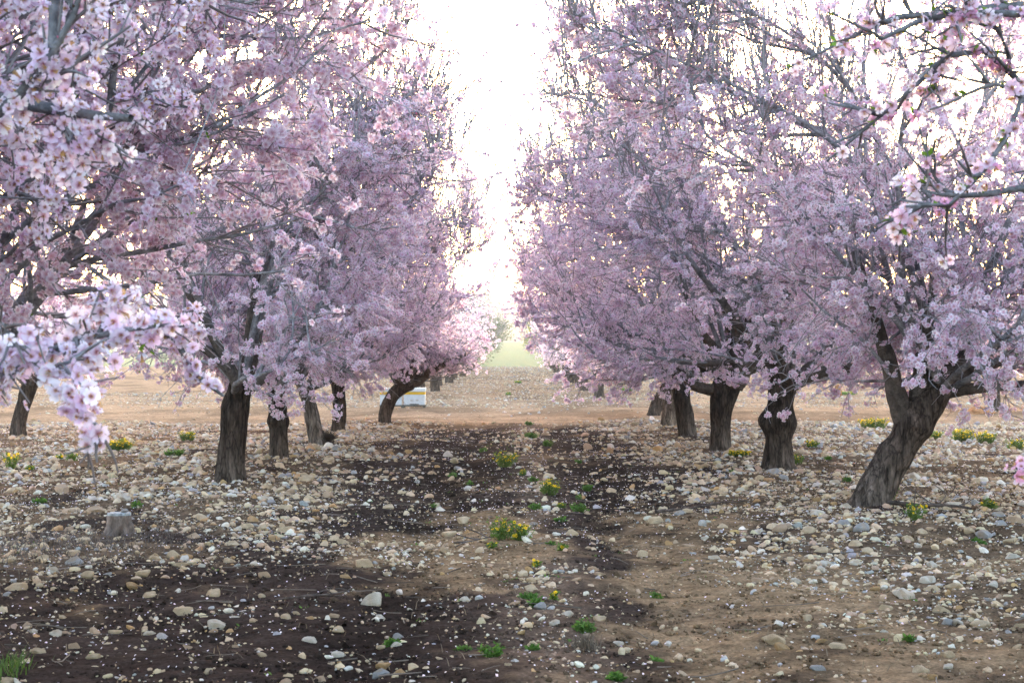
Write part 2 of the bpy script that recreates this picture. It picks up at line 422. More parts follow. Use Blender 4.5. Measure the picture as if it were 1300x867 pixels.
def crown(rng, tops, env, nlimb=8, custom=(), n2=10, n3=8, n4=4, density=1.0, whips=90, limb_r=0.075, spacing=0.075, min_d=None, extra=(), zmin=0.62, fl_limb=0.3):
    """grow limbs, branches, twigs and the places of the blossoms in the tree's own coordinates"""
    cx, cy, cz, rx, ry, rz = env
    limbs, lr = [], []
    for pts in custom:
        P = resample(pts, NL); limbs.append(P[:, :3]); lr.append(P[:, 3])
    a0 = rng.uniform(0, 6.28)
    for k in range(nlimb):
        tp = np.array(tops[k % len(tops)]) + rng.normal(0, 0.03, 3)
        az = a0 + k * 2.399 + rng.normal(0, 0.25)
        el = [R(22) if zmin < 1 else R(30), R(50), R(70), R(36)][k % 4] + rng.normal(0, 0.08)
        d = np.array([math.cos(az) * math.cos(el), math.sin(az) * math.cos(el), math.sin(el)])
        s = np.linspace(0.3, 5, 60)                       # distance to the crown's envelope along d
        q = tp[None] + s[:, None] * d[None]
        e = ((q[:, 0] - cx) / rx) ** 2 + ((q[:, 1] - cy) / ry) ** 2 + ((q[:, 2] - cz) / rz) ** 2
        ok = s[e < 0.95]; L = (ok[-1] if len(ok) else 1.2) * rng.uniform(0.85, 1.0)
        P = limb_points(tp, az, el, L, 0.05 if el > R(30) else 0.02, rng)
        limbs.append(P); r0 = limb_r * rng.uniform(0.75, 1.15)
        lr.append(r0 * (1 - np.linspace(0, 1, NL)) ** 1.3 + 0.007)
    LP_, LR_ = np.array(limbs), np.array(lr)
    nl = len(LP_)
    def inside(p, k=1.0):
        return ((p[:, 0] - cx) / rx) ** 2 + ((p[:, 1] - cy) / ry) ** 2 + ((p[:, 2] - cz) / rz) ** 2 < k
    def clear(p):
        ok = p[:, 2] > zmin
        if min_d is not None: ok &= p[:, 1] > min_d
        return ok
    # second order branches
    ncu = len(custom)
    par = np.concatenate([np.repeat(np.arange(nl), n2), np.repeat(np.arange(ncu), [e[0] for e in extra] if len(extra) else 0)]); t = rng.uniform(0.22, 1.0, len(par))
    t[nl * n2:] = rng.uniform(0.4, 1.0, len(par) - nl * n2)
    S, T = along(LP_, par, t)
    ang = rng.uniform(0.5, 1.15, len(par))[:, None]
    D = T * np.cos(ang) + perp(T, rng) * np.sin(ang); D[:, 2] += 0.12
    L = rng.uniform(0.6, 1.5, len(par)) * (1.15 - 0.45 * t); xl = np.ones(len(par)); xl[nl * n2:] = np.array([e[1] for e in extra])[par[nl * n2:]] if len(par) > nl * n2 else 1.0; L *= xl; isx = np.arange(len(par)) >= nl * n2
    B2 = grow(S, D, L, 6, 0.13, np.array([[0, 0, 0.03]]), rng)
    keep = (inside(B2[:, -1], 1.12) & clear(B2[:, -1])) | isx; B2, par2, isx, xl = B2[keep], par[keep], isx[keep], xl[keep]
    r2 = np.minimum(0.019, 0.007 + 0.009 * L[keep])
    # third order shoots
    m2 = len(B2); par = np.repeat(np.arange(m2), n3); t = rng.uniform(0.1, 1.0, len(par))
    S, T = along(B2, par, t)
    ang = rng.uniform(0.45, 1.25, len(par))[:, None]
    D = T * np.cos(ang) + perp(T, rng) * np.sin(ang)
    out = norm(S - np.array([cx, cy, cz * 0.8])); D = D + 0.25 * out
    low = S[:, 2] < 1.7
    trop = np.where(low[:, None], np.array([[0, 0, -0.15]]), np.array([[0, 0, 0.03]]))
    L = rng.uniform(0.28, 0.95, len(par)) * np.where(isx[par], np.minimum(1.0, 1.6 * xl[par]), 1.0)
    B3 = grow(S, D, L, 4, 0.09, trop, rng)
    keep = (inside(B3[:, -1], 1.22) & clear(B3[:, -1]) & ~isx[par]) | (isx[par] & (rng.random(len(par)) < 0.6)); B3, L3, isx3 = B3[keep], L[keep], isx[par][keep]
    # upright whips over the top of the crown
    if whips:
        pw = rng.integers(0, m2, whips * 4); tw = rng.uniform(0.3, 1, len(pw)); S, T = along(B2, pw, tw)
        hi = np.where(S[:, 2] > cz - 0.05 * rz)[0][:whips]; S, T = S[hi], T[hi]
        D = T * 0.35 + np.array([[0, 0, 1.0]]) + rng.normal(0, 0.28, S.shape); Lw = rng.uniform(0.6, 1.9, len(S))
        BW = grow(S, D, Lw, 4, 0.045, np.array([[0, 0, 0.05]]), rng)
    else: BW, Lw = np.empty((0, 5, 3)), np.empty(0)
    # fine twigs
    par = np.repeat(np.arange(len(B3)), n4); t = rng.uniform(0.1, 1, len(par)); S, T = along(B3, par, t)
    ang = rng.uniform(0.6, 1.3, len(par))[:, None]
    D = T * np.cos(ang) + perp(T, rng) * np.sin(ang)
    L4 = rng.uniform(0.06, 0.26, len(par)) * np.where(isx3[par], 0.35, 1.0); B4 = grow(S, D, L4, 2, 0.12, np.array([[0, 0, 0.0]]), rng)
    keep = (clear(B4[:, -1]) & ~isx3[par]) | (isx3[par] & (rng.random(len(par)) < 0.3)); B4, L4 = B4[keep], L4[keep]
    # blossom stations: (position, axis, twig id)
    st_p, st_t, st_id = [], [], []; nid = 0
    for B, Ls, t0, k in ((LP_[:ncu], None, 0.5, fl_limb), (B2, None, 0.35, 0.5), (B3, L3, 0.08, 1.0), (B4, L4, 0.15, 1.25), (BW, Lw, 0.15, 0.35)):
        if len(B) == 0: continue
        Ln = np.linalg.norm(np.diff(B, axis=1), axis=2).sum(1)
        cnt = rng.poisson(Ln / spacing * k * density)
        par = np.repeat(np.arange(len(B)), cnt); t = rng.uniform(t0, 1, len(par))
        p, tg = along(B, par, t); st_p.append(p); st_t.append(tg); st_id.append(par + nid); nid += len(B)
    p, tg, ids = np.concatenate(st_p), np.concatenate(st_t), np.concatenate(st_id)
    clump = fbm(p[:, 0] * 1.3 + p[:, 2], p[:, 1] * 1.3 + 7, 0.42, 3, int(rng.integers(999)))
    zrel = (p[:, 2] - cz) / rz
    er = np.sqrt(((p[:, 0] - cx) / rx) ** 2 + ((p[:, 1] - cy) / ry) ** 2 + zrel ** 2)
    bloom = np.clip(1.12 - 1.0 * sstep(-0.30, 0.52, zrel), 0, 1) * (0.08 + 1.25 * sstep(0.34, 0.60, clump)) * (0.42 + 0.68 * sstep(0.42, 0.85, er))
    if fl_limb > 0.9: bloom = np.maximum(bloom, 0.55)
    keep = rng.random(len(p)) < bloom
    return dict(limbs=LP_, limb_r=LR_, B2=B2, r2=r2, par2=par2, B3=B3, B4=B4, BW=BW, p=p[keep], t=tg[keep], id=ids[keep], bare=p[~keep], bare_t=tg[~keep], c=np.array([cx, cy, cz]))

GREY, BROWNB = np.array([0.28, 0.275, 0.30]), np.array([0.085, 0.066, 0.056])

def limb_colour(r):
    k = sstep(0.012, 0.055, r)[..., None]
    return GREY * (1 - k) + BROWNB * k

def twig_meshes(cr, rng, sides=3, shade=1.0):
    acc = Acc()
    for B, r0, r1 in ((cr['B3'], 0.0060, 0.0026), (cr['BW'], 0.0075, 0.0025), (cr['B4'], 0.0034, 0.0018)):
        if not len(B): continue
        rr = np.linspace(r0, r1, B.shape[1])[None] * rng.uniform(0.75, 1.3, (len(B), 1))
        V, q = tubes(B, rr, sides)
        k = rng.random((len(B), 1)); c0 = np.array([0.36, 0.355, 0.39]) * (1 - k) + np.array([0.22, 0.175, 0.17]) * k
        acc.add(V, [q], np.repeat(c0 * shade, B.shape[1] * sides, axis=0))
    return acc.mesh('twigs', M_TWIG, True)

def blossom_arrays(cr, rng, lod, size=0.021, per=2.2):
    m = len(cr['p']); cnt = 1 + rng.poisson(per - 1, m)
    i = np.repeat(np.arange(m), cnt)
    out = norm(cr['p'][i] - cr['c'] * np.array([1, 1, 0.75]))
    tg = cr['t'][i]; side = norm(np.cross(tg, rng.normal(0, 1, tg.shape)))
    nrm = norm(side + 0.55 * out + rng.normal(0, 0.35, tg.shape))
    sz = size * rng.uniform(0.6, 1.15, len(i))
    pos = cr['p'][i] + side * rng.uniform(0.006, 0.032, (len(i), 1)) * (size / 0.021) + tg * rng.normal(0, 0.018, (len(i), 1))
    return pos, nrm, sz, cr['id'][i]

def limb_objects(cr, parent, rng, sides=9, shade=1.0):
    for k in range(len(cr['limbs'])):
        acc = Acc()
        P, r = cr['limbs'][k][None], cr['limb_r'][k][None]
        r = r * (1 + (fbm(np.arange(NL)[None] * 0.6, np.full((1, NL), k * 3.0), 1.0, 2, k) - 0.5) * 0.35)
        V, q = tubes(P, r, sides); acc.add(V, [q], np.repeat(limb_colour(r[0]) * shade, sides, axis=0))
        sel = cr['par2'] == k
        if sel.any():
            B = cr['B2'][sel]; rr = cr['r2'][sel][:, None] * np.linspace(1, 0.28, B.shape[1])[None]
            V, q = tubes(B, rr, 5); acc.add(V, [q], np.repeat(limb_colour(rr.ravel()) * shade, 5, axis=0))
        link('limb', acc.mesh('limb', M_LIMB, True), parent)

def pick(m, k, rng):
    return rng.permutation(m)[:min(k, m)]

class Tree: pass

def px_local(tree_d, base, pts):
    """photo pixels (x, y, half width px[, depth offset]) at the tree's distance -> local path rows x, y, z, r"""
    out = []
    for p in pts:
        d = tree_d + (p[3] if len(p) > 3 else 0.0)
        out.append(((p[0] - VX) * d / F - base[0], d - base[1], CAM_H - (p[1] - VY) * d / F - base[2], p[2] * tree_d / F))
    return out

def make_tree(name, label, seed, base_px, trunk_px, limbs_px=(), env=None, lod=1, group=None, burls=(), tone=None, hollow=None, colour=(0.046, 0.034, 0.028),
              nlimb=10, spacing=0.098, n2=12, n3=9, n4=4, whips=360, density=1.0, xy=None, trunk_local=None, limbs_local=(), size=0.0245, min_d=None, clusters=0,
              leaves=260, palette=(WHITE, PINK, HEART), per=4.2, extra=(), lane=0, rk=0.86, zmin=0.62, fl_limb=0.3, limb_shade=1.0):
    rng = np.random.default_rng(seed)
    x, y = xy if xy else G(*base_px)
    if lod == 2: zmin = max(zmin, 0.85)
    z = float(terrain(x, y)); base = (x, y, z)
    root = empty(name, base, label, 'tree', group)
    tp = trunk_local or px_local(y, base, trunk_px)
    z0 = tp[0][2]; tp = [(a, b, c - z0 - 0.06 if i == 0 else c - z0, r * rk) for i, (a, b, c, r) in enumerate(tp)]
    link('trunk', trunk_mesh(tp, rng, colour, tone, burls, hollow=hollow), root)
    top = np.array(tp[-1][:3]) - np.array([0, 0, 0.05]); t2 = np.array(tp[-2][:3]) * 0.35 + top * 0.65
    e = env or (-0.2 if x > 0 else -0.28, 0.0, 3.3, 3.0, 2.5, 3.1)
    cust = [[(a, b, c - z0, r) for (a, b, c, r) in px_local(y, base, l)] for l in limbs_px] + [list(l) for l in limbs_local]
    for k in range(lane):                                 # long limbs that rise and arch out over the lane
        sx = -1.0 if x > 0 else 1.0; h = rng.uniform(2.8, 4.6); reach = (rng.uniform(2.2, 2.9) if x > 0 else rng.uniform(1.4, 1.9)) + ((0.3 if x < 0 else -0.5) if h > 3.7 else 0); dy = rng.uniform(-1.3, 1.3)
        cust.append([(top[0], top[1], top[2], .036), (top[0] + sx * reach * .25, dy * .3, 1 + h * .38, .023), (top[0] + sx * reach * .6, dy * .7, h * .82, .015), (sx * reach, dy, h, .008), (sx * (reach + .35), dy * 1.1, h + rng.uniform(-.1, .3), .004)])
    cr = crown(rng, [top, t2, top], e, nlimb, cust, n2, n3, n4, density, whips, tp[-1][3] * 0.36, spacing, None if min_d is None else min_d - y, list(extra) + [(0, 1)] * (len(cust) - lane - len(extra)) + [(10, 0.34)] * lane, zmin, fl_limb)
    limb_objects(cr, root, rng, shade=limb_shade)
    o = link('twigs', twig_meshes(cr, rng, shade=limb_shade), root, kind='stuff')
    pos, nrm, sz, ids = blossom_arrays(cr, rng, lod, size, per)
    rest = np.ones(len(pos), bool)
    if clusters:                                          # the clusters that show largest become parts of their own
        wp = pos + np.array(base)
        sx = VX + wp[:, 0] * F / wp[:, 1]; sy = VY - (wp[:, 2] - CAM_H) * F / wp[:, 1]
        vis = (sx > 5) & (sx < 1295) & (sy > 5) & (sy < 860)
        best = np.argsort(np.where(vis, -sz / wp[:, 1], 0))[:clusters]
        rest[best] = False
        for b in best:
            V, Q, T3, c = build_flowers(pos[b:b + 1], nrm[b:b + 1], sz[b:b + 1], lod, rng, palette)
            link('blossom', new_mesh('blossom', V, [Q, T3], c, M_PETAL, True), root)
    V, Q, T3, c = build_flowers(pos[rest], nrm[rest], sz[rest], lod, rng, palette)
    acc = Acc(); acc.add(V, [Q, T3] if len(T3) else [Q], c)
    nb = len(cr['p']); k = pick(len(cr['bare']), int(nb * 0.9), rng)
    if len(k):
        side = perp(cr['bare_t'][k], rng)
        V, T3, c = build_buds(cr['bare'][k] + 0.004 * side, norm(side + 0.5 * cr['bare_t'][k]), rng.uniform(0.006, 0.013, len(k)), rng, bud_colour(rng))
        acc.add(V, [T3], c)
    link('blossoms', acc.mesh('blossoms', M_PETAL, lod == 0), root, kind='stuff')
    if leaves:
        k = pick(len(cr['p']), leaves, rng); k = np.repeat(k, 3)
        dr = norm(cr['t'][k] + 0.9 * perp(cr['t'][k], rng) + np.array([0, 0, 0.3]))
        V, Q, c = build_leaves(cr['p'][k], dr, rng.uniform(0.016, 0.036, len(k)), rng, leaf_colour(rng))
        link('leaves', new_mesh('leaves', V, [Q], c, M_LEAF), root, kind='stuff')
    return root

LG, RG = 'almond trees of the left row', 'almond trees of the right row'
# ---- left row, from the near end
make_tree('almond_tree', 'straight stout brown trunk, nearest standing trunk left of the dirt track', 11, (291, 617),
          [(291, 617, 22), (293, 585, 20), (297, 550, 19), (301, 520, 19), (306, 496, 18)], lane=3, group=LG, burls=((0.75, 0.1, 0.12, 0),))
make_tree('almond_tree', 'upright trunk with a swollen dark collar halfway up, left of the dirt track', 12, (353, 585),
          [(353, 585, 14.5), (353, 560, 13), (353, 537, 13), (352, 512, 13), (352, 490, 13)], lane=3, group=LG, burls=((0.5, 0.055, 0.30, 0),))
make_tree('almond_tree', 'pale grey trunk slanting left with a bristly dark root ball at its foot', 13, (404, 568),
          [(404, 568, 13), (399, 545, 11), (392, 515, 10), (383, 488, 10)], lane=3, group=LG, colour=(0.15, 0.125, 0.11), tone=(0.17, 0.14, 0.12))
make_tree('almond_tree', 'slim upright trunk with a dark hollow below its fork, near the white hives', 14, (430, 552),
          [(430, 552, 10.5), (431, 525, 10), (430, 500, 10.5), (429, 486, 11)], lane=3, group=LG, hollow=(0.72, 4.4, 0.5, 0.1), lod=2)
make_tree('almond_tree', 'low almond tree with crooked trunk leaning right in front of the white hives', 15, (488, 540),
          [(488, 541, 9.5), (490, 525, 9.5), (499, 507, 9.5), (513, 494, 10), (522, 490, 10)],
          [[(520, 492, 7), (540, 482, 6), (562, 466, 5), (592, 456, 3)], [(515, 492, 6), (519, 474, 5), (532, 455, 4)], [(508, 494, 6), (500, 482, 5), (490, 470, 4)], [(526, 493, 5), (535, 487, 4), (548, 470, 3)]],
          zmin=0.98, env=(0.45, 0, 2.9, 2.5, 2.4, 2.3), lane=1, group=LG, lod=2)
# ---- right row, from the near end
make_tree('almond_tree', 'thick gnarled trunk leaning right, the nearest standing trunk in the right row', 21, (1095, 650),
          [(1097, 652, 42), (1122, 612, 35), (1146, 575, 33), (1162, 545, 37), (1185, 515, 31), (1200, 500, 24)],
          [[(1148, 545, 17), (1136, 505, 14), (1128, 470, 11), (1105, 400, 8), (1085, 330, 5)],
           [(1165, 530, 14), (1168, 490, 11), (1175, 430, 8, -.3), (1190, 350, 5, -.6)],
           [(1195, 508, 12), (1230, 485, 8, .2), (1290, 462, 6.5, .4), (1380, 440, 4, .6)],
           [(1200, 508, 11), (1240, 504, 7, -.1), (1300, 500, 6, -.2), (1370, 490, 4, -.3)],
           [(1190, 500, 14), (1225, 450, 9), (1262, 400, 6.5, .3), (1310, 330, 4, .5)]],
          whips=520, env=(0.0, 0, 3.3, 3.1, 2.6, 3.2), lane=3, group=RG, rk=0.61, burls=((0.42, 0.06, 0.16, 0), (0.66, 0.05, 0.12, 2.0)), colour=(0.075, 0.056, 0.047), tone=(0.13, 0.105, 0.09), nlimb=11, spacing=0.10)
make_tree('almond_tree', 'upright trunk with a wide burl around a bare brown wound', 22, (990, 600),
          [(988, 601, 23), (988, 570, 20), (989, 540, 21), (992, 512, 19), (997, 478, 22)], [[(1005, 492, 12), (1040, 478, 8), (1090, 470, 5)]],
          lane=3, group=RG, burls=((0.52, 0.10, 0.36, 0),), zmin=0.9, hollow=(0.42, 4.5, 0.4, 0.10))
make_tree('almond_tree', 'dark fluted trunk forking wide, with a heavy low limb reaching over the track', 23, (914, 575),
          [(914, 576, 17), (915, 550, 15), (916, 522, 17), (922, 496, 20), (930, 480, 20)],
          [[(920, 500, 9), (893, 498, 8.5), (862, 481, 7.5), (826, 457, 4)], [(930, 495, 15), (943, 472, 14), (950, 445, 11), (955, 400, 7)]],
          lane=3, group=RG, hollow=(0.45, 4.2, 0.4, 0.25))
make_tree('almond_tree', 'dark trunk tapering upward, in front of a paler trunk at the track side', 24, (871, 557),
          [(872, 558, 13), (869, 535, 12.5), (865, 510, 13), (862, 484, 12)], lane=3, group=RG, lod=2, hollow=(0.55, 4.0, 0.5, 0.15))
make_tree('almond_tree', 'pale brown trunk half hidden behind a darker one beside the track', 25, (849, 545),
          [(848, 546, 12), (851, 520, 10.5), (857, 490, 10)], lane=3, group=RG, lod=2, tone=(0.19, 0.15, 0.12), colour=(0.13, 0.10, 0.08))
make_tree('almond_tree', 'bent trunk at the edge of the gravel track, last of the near right row', 26, (829, 530),
          [(828, 531, 10), (836, 514, 9.5), (845, 497, 9.5), (853, 480, 9)], lane=3, group=RG, lod=2)
# ---- the two trees whose trunks stand beside the camera
def cam_pts(base, pts):
    """rows (photo x, photo y, distance, radius m) -> local coordinates of the tree at base"""
    return [((px - VX) * d / F - base[0], d - base[1], CAM_H - (py - VY) * d / F - base[2], r) for px, py, d, r in pts]
bl = (-3.0, 4.5, float(terrain(-3.0, 4.5)))
tl = (0.05, 0, 1.0, 0.10)
make_tree('almond_tree', 'closest almond tree, big white and pink blossoms hanging in along the left side', 31, None, None, xy=bl[:2],
          trunk_local=[(0, 0, 0, .2), (0.02, 0, .4, .17), (0.0, 0, .8, .17), (0.05, 0, 1.05, .16)],
          limbs_local=[[(0.1, 0, 1.0, .04)] + cam_pts(bl, [(-420, 250, 4.3, .05), (-120, 120, 4.2, .03), (10, 128, 4.1, .016), (85, 142, 4.0, .014), (165, 150, 3.9, .009)]),
                       [(0.1, 0, .95, .05)] + cam_pts(bl, [(-500, 440, 4.1, .035), (-100, 440, 3.6, .014), (20, 440, 3.35, .008), (66, 478, 3.3, .006), (88, 520, 3.3, .005), (132, 548, 3.3, .003)]),
                       [(0.1, 0, 1.0, .05)] + cam_pts(bl, [(-400, 400, 4.0, .04), (-60, 480, 3.9, .016), (60, 446, 3.7, .010), (130, 424, 3.6, .007), (215, 412, 3.5, .004)]),
                       [(0.1, .1, 1.0, .07)] + cam_pts(bl, [(-250, 400, 5.2, .03), (0, 462, 5.2, .017), (100, 434, 5.1, .013), (205, 415, 5.1, .011), (242, 470, 5.1, .009), (284, 503, 5.1, .004)]),
                       [(0.1, .1, 1.0, .07)] + cam_pts(bl, [(-150, 330, 5.5, .022), (20, 240, 5.5, .011), (130, 150, 5.6, .008), (240, 10, 5.7, .006), (300, -60, 5.8, .003)]),
                       [(0.1, 0, 1.0, .05)] + cam_pts(bl, [(-300, 300, 4.0, .04), (-40, 170, 3.9, .016), (70, 60, 3.8, .009), (110, -40, 3.8, .005)])],
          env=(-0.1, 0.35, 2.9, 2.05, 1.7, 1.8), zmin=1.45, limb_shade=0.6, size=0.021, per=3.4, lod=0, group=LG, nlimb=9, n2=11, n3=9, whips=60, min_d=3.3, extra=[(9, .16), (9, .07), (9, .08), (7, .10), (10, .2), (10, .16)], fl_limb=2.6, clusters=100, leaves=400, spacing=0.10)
br = (3.05, 5.6, float(terrain(3.05, 5.6)))
make_tree('almond_tree', 'almond tree out of frame whose dark bare branches and pink blossoms enter at upper right', 32, None, None, xy=br[:2],
          trunk_local=[(0, 0, 0, .2), (-0.02, 0, .4, .17), (0.0, 0, .8, .17), (-0.05, 0, 1.05, .16)],
          limbs_local=[[(-0.1, 0, 1.0, .07)] + cam_pts(br, [(1560, 120, 5.5, .05), (1400, 10, 5.3, .03), (1290, 8, 5.1, .014), (1200, 16, 5.0, .011), (1130, 24, 5.0, .008), (1060, 58, 4.9, .005), (987, 92, 4.9, .003)]),
                       [(-0.1, 0, 1.0, .06)] + cam_pts(br, [(1540, 200, 5.2, .05), (1400, 40, 5.0, .025), (1300, 18, 4.9, .011), (1190, 20, 4.8, .009), (1118, 50, 4.8, .005)]),
                       [(-0.1, 0, 1.0, .05)] + cam_pts(br, [(1500, 330, 5.0, .04), (1330, 120, 4.7, .010), (1270, 190, 4.6, .007), (1215, 255, 4.6, .005), (1150, 262, 4.6, .004)]),
                       [(-0.1, 0, 1.0, .05)] + cam_pts(br, [(1480, 400, 5.4, .04), (1340, 170, 5.3, .016), (1240, 60, 5.2, .010), (1140, 130, 5.2, .006), (1050, 205, 5.2, .003)]),
                       [(-0.1, 0, 1.0, .05)] + cam_pts(br, [(1480, 400, 5.2, .04), (1340, 250, 5.0, .014), (1230, 250, 4.9, .008), (1180, 235, 4.9, .004)]),
                       [(-0.05, 0, .85, .03)] + cam_pts(br, [(1450, 560, 5.0, .012), (1330, 580, 4.8, .006), (1296, 590, 4.7, .003), (1284, 606, 4.7, .002)])],
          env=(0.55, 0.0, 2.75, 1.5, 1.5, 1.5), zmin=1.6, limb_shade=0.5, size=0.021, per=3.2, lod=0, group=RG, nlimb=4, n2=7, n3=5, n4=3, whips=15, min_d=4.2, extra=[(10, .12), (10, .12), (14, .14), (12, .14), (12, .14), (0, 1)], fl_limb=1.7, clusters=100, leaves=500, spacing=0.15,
          palette=(WHITE, np.array([0.84, 0.38, 0.64]), HEART))
# the tree between the closest one and the stump
make_tree('almond_tree', 'almond tree behind the closest left one, its trunk hidden out of frame', 36, None, None, xy=(-3.05, 8.4),
          trunk_local=[(0, 0, 0, .22), (0.02, 0, .4, .19), (0.0, 0, .8, .17), (0.05, 0, 1.1, .095)], env=(-0.1, 0.4, 3.3, 2.75, 2.6, 3.3), zmin=1.2, lod=1, lane=1, whips=480, n2=14, group=LG)
# ---- trees standing apart from the two rows
make_tree('almond_tree', 'lone trunk leaning right at the far left, before the gravel track', 41, (23, 555),
          [(22, 556, 11), (26, 530, 10), (33, 505, 11), (40, 486, 11)], lod=2)
make_tree('almond_tree', 'small dark trunk far right beside a mound of reddish soil', 42, (1262, 521),
          [(1262, 522, 9), (1262, 505, 8.5), (1260, 488, 9)], lod=2)

# ---- the rows beyond the crossing track: a few kinds, copied
def far_tree(name, label, seed, palette, green=0.0, size=0.034, density=1.0, env=(0, 0, 3.0, 2.8, 2.4, 2.5), blossoms=True, spacing=0.11, leafcol=None):
    rng = np.random.default_rng(seed)
    root = empty(name, (0, 0, 0), label, 'tree', None)
    lean = rng.normal(0, 0.1, 2)
    link('trunk', trunk_mesh([(0, 0, -.1, .2), (lean[0] * .3, 0, .4, .17), (lean[0], lean[1], 1.1, .18)], rng, (0.060, 0.044, 0.036), sides=14, rings=14), root)
    cr = crown(rng, [np.array([lean[0], lean[1], 1.0])], env, 8, (), 9, 6, 2, density, 50, 0.09, spacing)
    limb_objects(cr, root, rng, 6)
    link('twigs', twig_meshes(cr, rng), root, kind='stuff')
    if blossoms:
        pos, nrm, sz, ids = blossom_arrays(cr, rng, 2, size, 1.7)
        V, Q, T3, c = build_flowers(pos, nrm, sz, 2, rng, palette)
        link('blossoms', new_mesh('blossoms', V, [Q], c, M_PETAL), root, kind='stuff')
    if green:
        k = np.repeat(pick(len(cr['p']), int(len(cr['p']) * green), rng), 3)
        dr = norm(cr['t'][k] + 0.9 * perp(cr['t'][k], rng))
        V, Q, c = build_leaves(cr['p'][k], dr, rng.uniform(0.05, 0.09, len(k)), rng, leafcol or leaf_colour(rng))
        link('leaves', new_mesh('leaves', V, [Q], c, M_LEAF), root, kind='stuff')
    return root

def dup(root, loc, rz, sc, label, group):
    r = root.copy(); C.objects.link(r); r.location = loc; r.rotation_euler = (0, 0, rz); r.scale = (sc, sc, sc)
    r['label'] = label; r['group'] = group
    for ch in list(root.children):
        c = ch.copy(); C.objects.link(c); c.parent = r
    return r

ORD = ['first', 'second', 'third', 'fourth', 'fifth', 'sixth', 'seventh', 'eighth', 'ninth', 'tenth', 'eleventh', 'twelfth', 'thirteenth', 'fourteenth', 'fifteenth', 'sixteenth', 'seventeenth', 'eighteenth', 'nineteenth', 'twentieth']
FP = (np.array([0.90, 0.85, 0.96]), np.array([0.82, 0.64, 0.86]), HEART)
kinds = [far_tree('almond_tree', 'x', 51 + k, FP, green=0.03) for k in range(3)]
gl = lambda rng, c: (lambda m: np.array(c) * rng.uniform(0.6, 1.35, (m, 1)))
r_ = np.random.default_rng(5)
grey_green = far_tree('leafy_tree', 'x', 61, FP, green=1.0, blossoms=False, spacing=0.10, leafcol=gl(r_, (0.11, 0.16, 0.08)))
pale_green = far_tree('leafy_tree', 'x', 62, FP, green=0.9, blossoms=False, spacing=0.10, leafcol=gl(r_, (0.15, 0.20, 0.035)))
rr = random.Random(4)
used = set()
def put(kind, x, y, label, group):
    loc = (x, y, float(terrain(x, y))); rz = rr.uniform(0, 6.28); sc = rr.uniform(0.9, 1.08)
    if kind.name not in used:
        used.add(kind.name); kind.location = loc; kind.rotation_euler = (0, 0, rz); kind['label'] = label; kind['group'] = group
    else:
        dup(kind, loc, rz, sc, label, group)
for side, X in (('left', -3.4), ('right', 2.85)):
    y, n = 57.0, 0
    while y < 141:
        leafy = (side == 'left' and y > 92) or (side == 'right' and y > 104)
        k = (grey_green if side == 'left' else pale_green) if leafy else kinds[n % 3]
        nm = ('grey green leafy tree' if side == 'left' else 'yellow green leafy tree') if leafy else 'distant almond tree in bloom'
        put(k, (X * 0.93 if leafy else X) + rr.uniform(-.2, .2), y, f'{nm}, {ORD[n]} past the gravel track in the {side} row', 'trees beyond the crossing track')
        y += 4.6 if y < 90 else 5.6; n += 1

# ----------------------------------------------------------------- ground cover: stones, soil, litter
import bmesh
def ico(sub):
    bm = bmesh.new(); bmesh.ops.create_icosphere(bm, subdivisions=sub, radius=1.0)
    bm.verts.ensure_lookup_table()
    V = np.array([v.co[:] for v in bm.verts]); Fc = np.array([[v.index for v in f.verts] for f in bm.faces]); bm.free()
    return V, Fc

def stone_shape(sub, rng, cuts=7, rough=0.06):
    V, Fc = ico(sub)
    V = V * np.array([1.0, rng.uniform(0.65, 0.95), rng.uniform(0.48, 0.8)])
    for _ in range(cuts):                                 # flat broken faces
        n = norm(rng.normal(0, 1, 3)); h = rng.uniform(0.45, 0.78) * np.abs(V @ n).max()
        d = V @ n - h; V = V - np.where(d > 0, d, 0)[:, None] * n * 0.92
    nse = vnoise(V[:, 0] * 2.2 + V[:, 2] * 1.7 + 9, V[:, 1] * 2.2 + 5, int(rng.integers(99))) - 0.5
    n2_ = vnoise(V[:, 0] * 6 + V[:, 2] * 5 + 9, V[:, 1] * 6 - V[:, 2] * 3 + 5, int(rng.integers(99))) - 0.5
    return V * (1 + rough * 2.4 * nse + rough * n2_)[:, None], Fc

STONE_COL = {'cream': (0.57, 0.43, 0.29), 'white': (0.64, 0.56, 0.475), 'grey': (0.36, 0.34, 0.335), 'ochre': (0.45, 0.28, 0.14), 'tan': (0.46, 0.32, 0.22)}
NAMES = list(STONE_COL)

def scatter(n, d0, d1, rng):
    d = np.sqrt(rng.uniform(d0 ** 2, d1 ** 2, n)); x = rng.uniform(-1, 1, n) * (0.335 * d + 0.8)
    return x, d

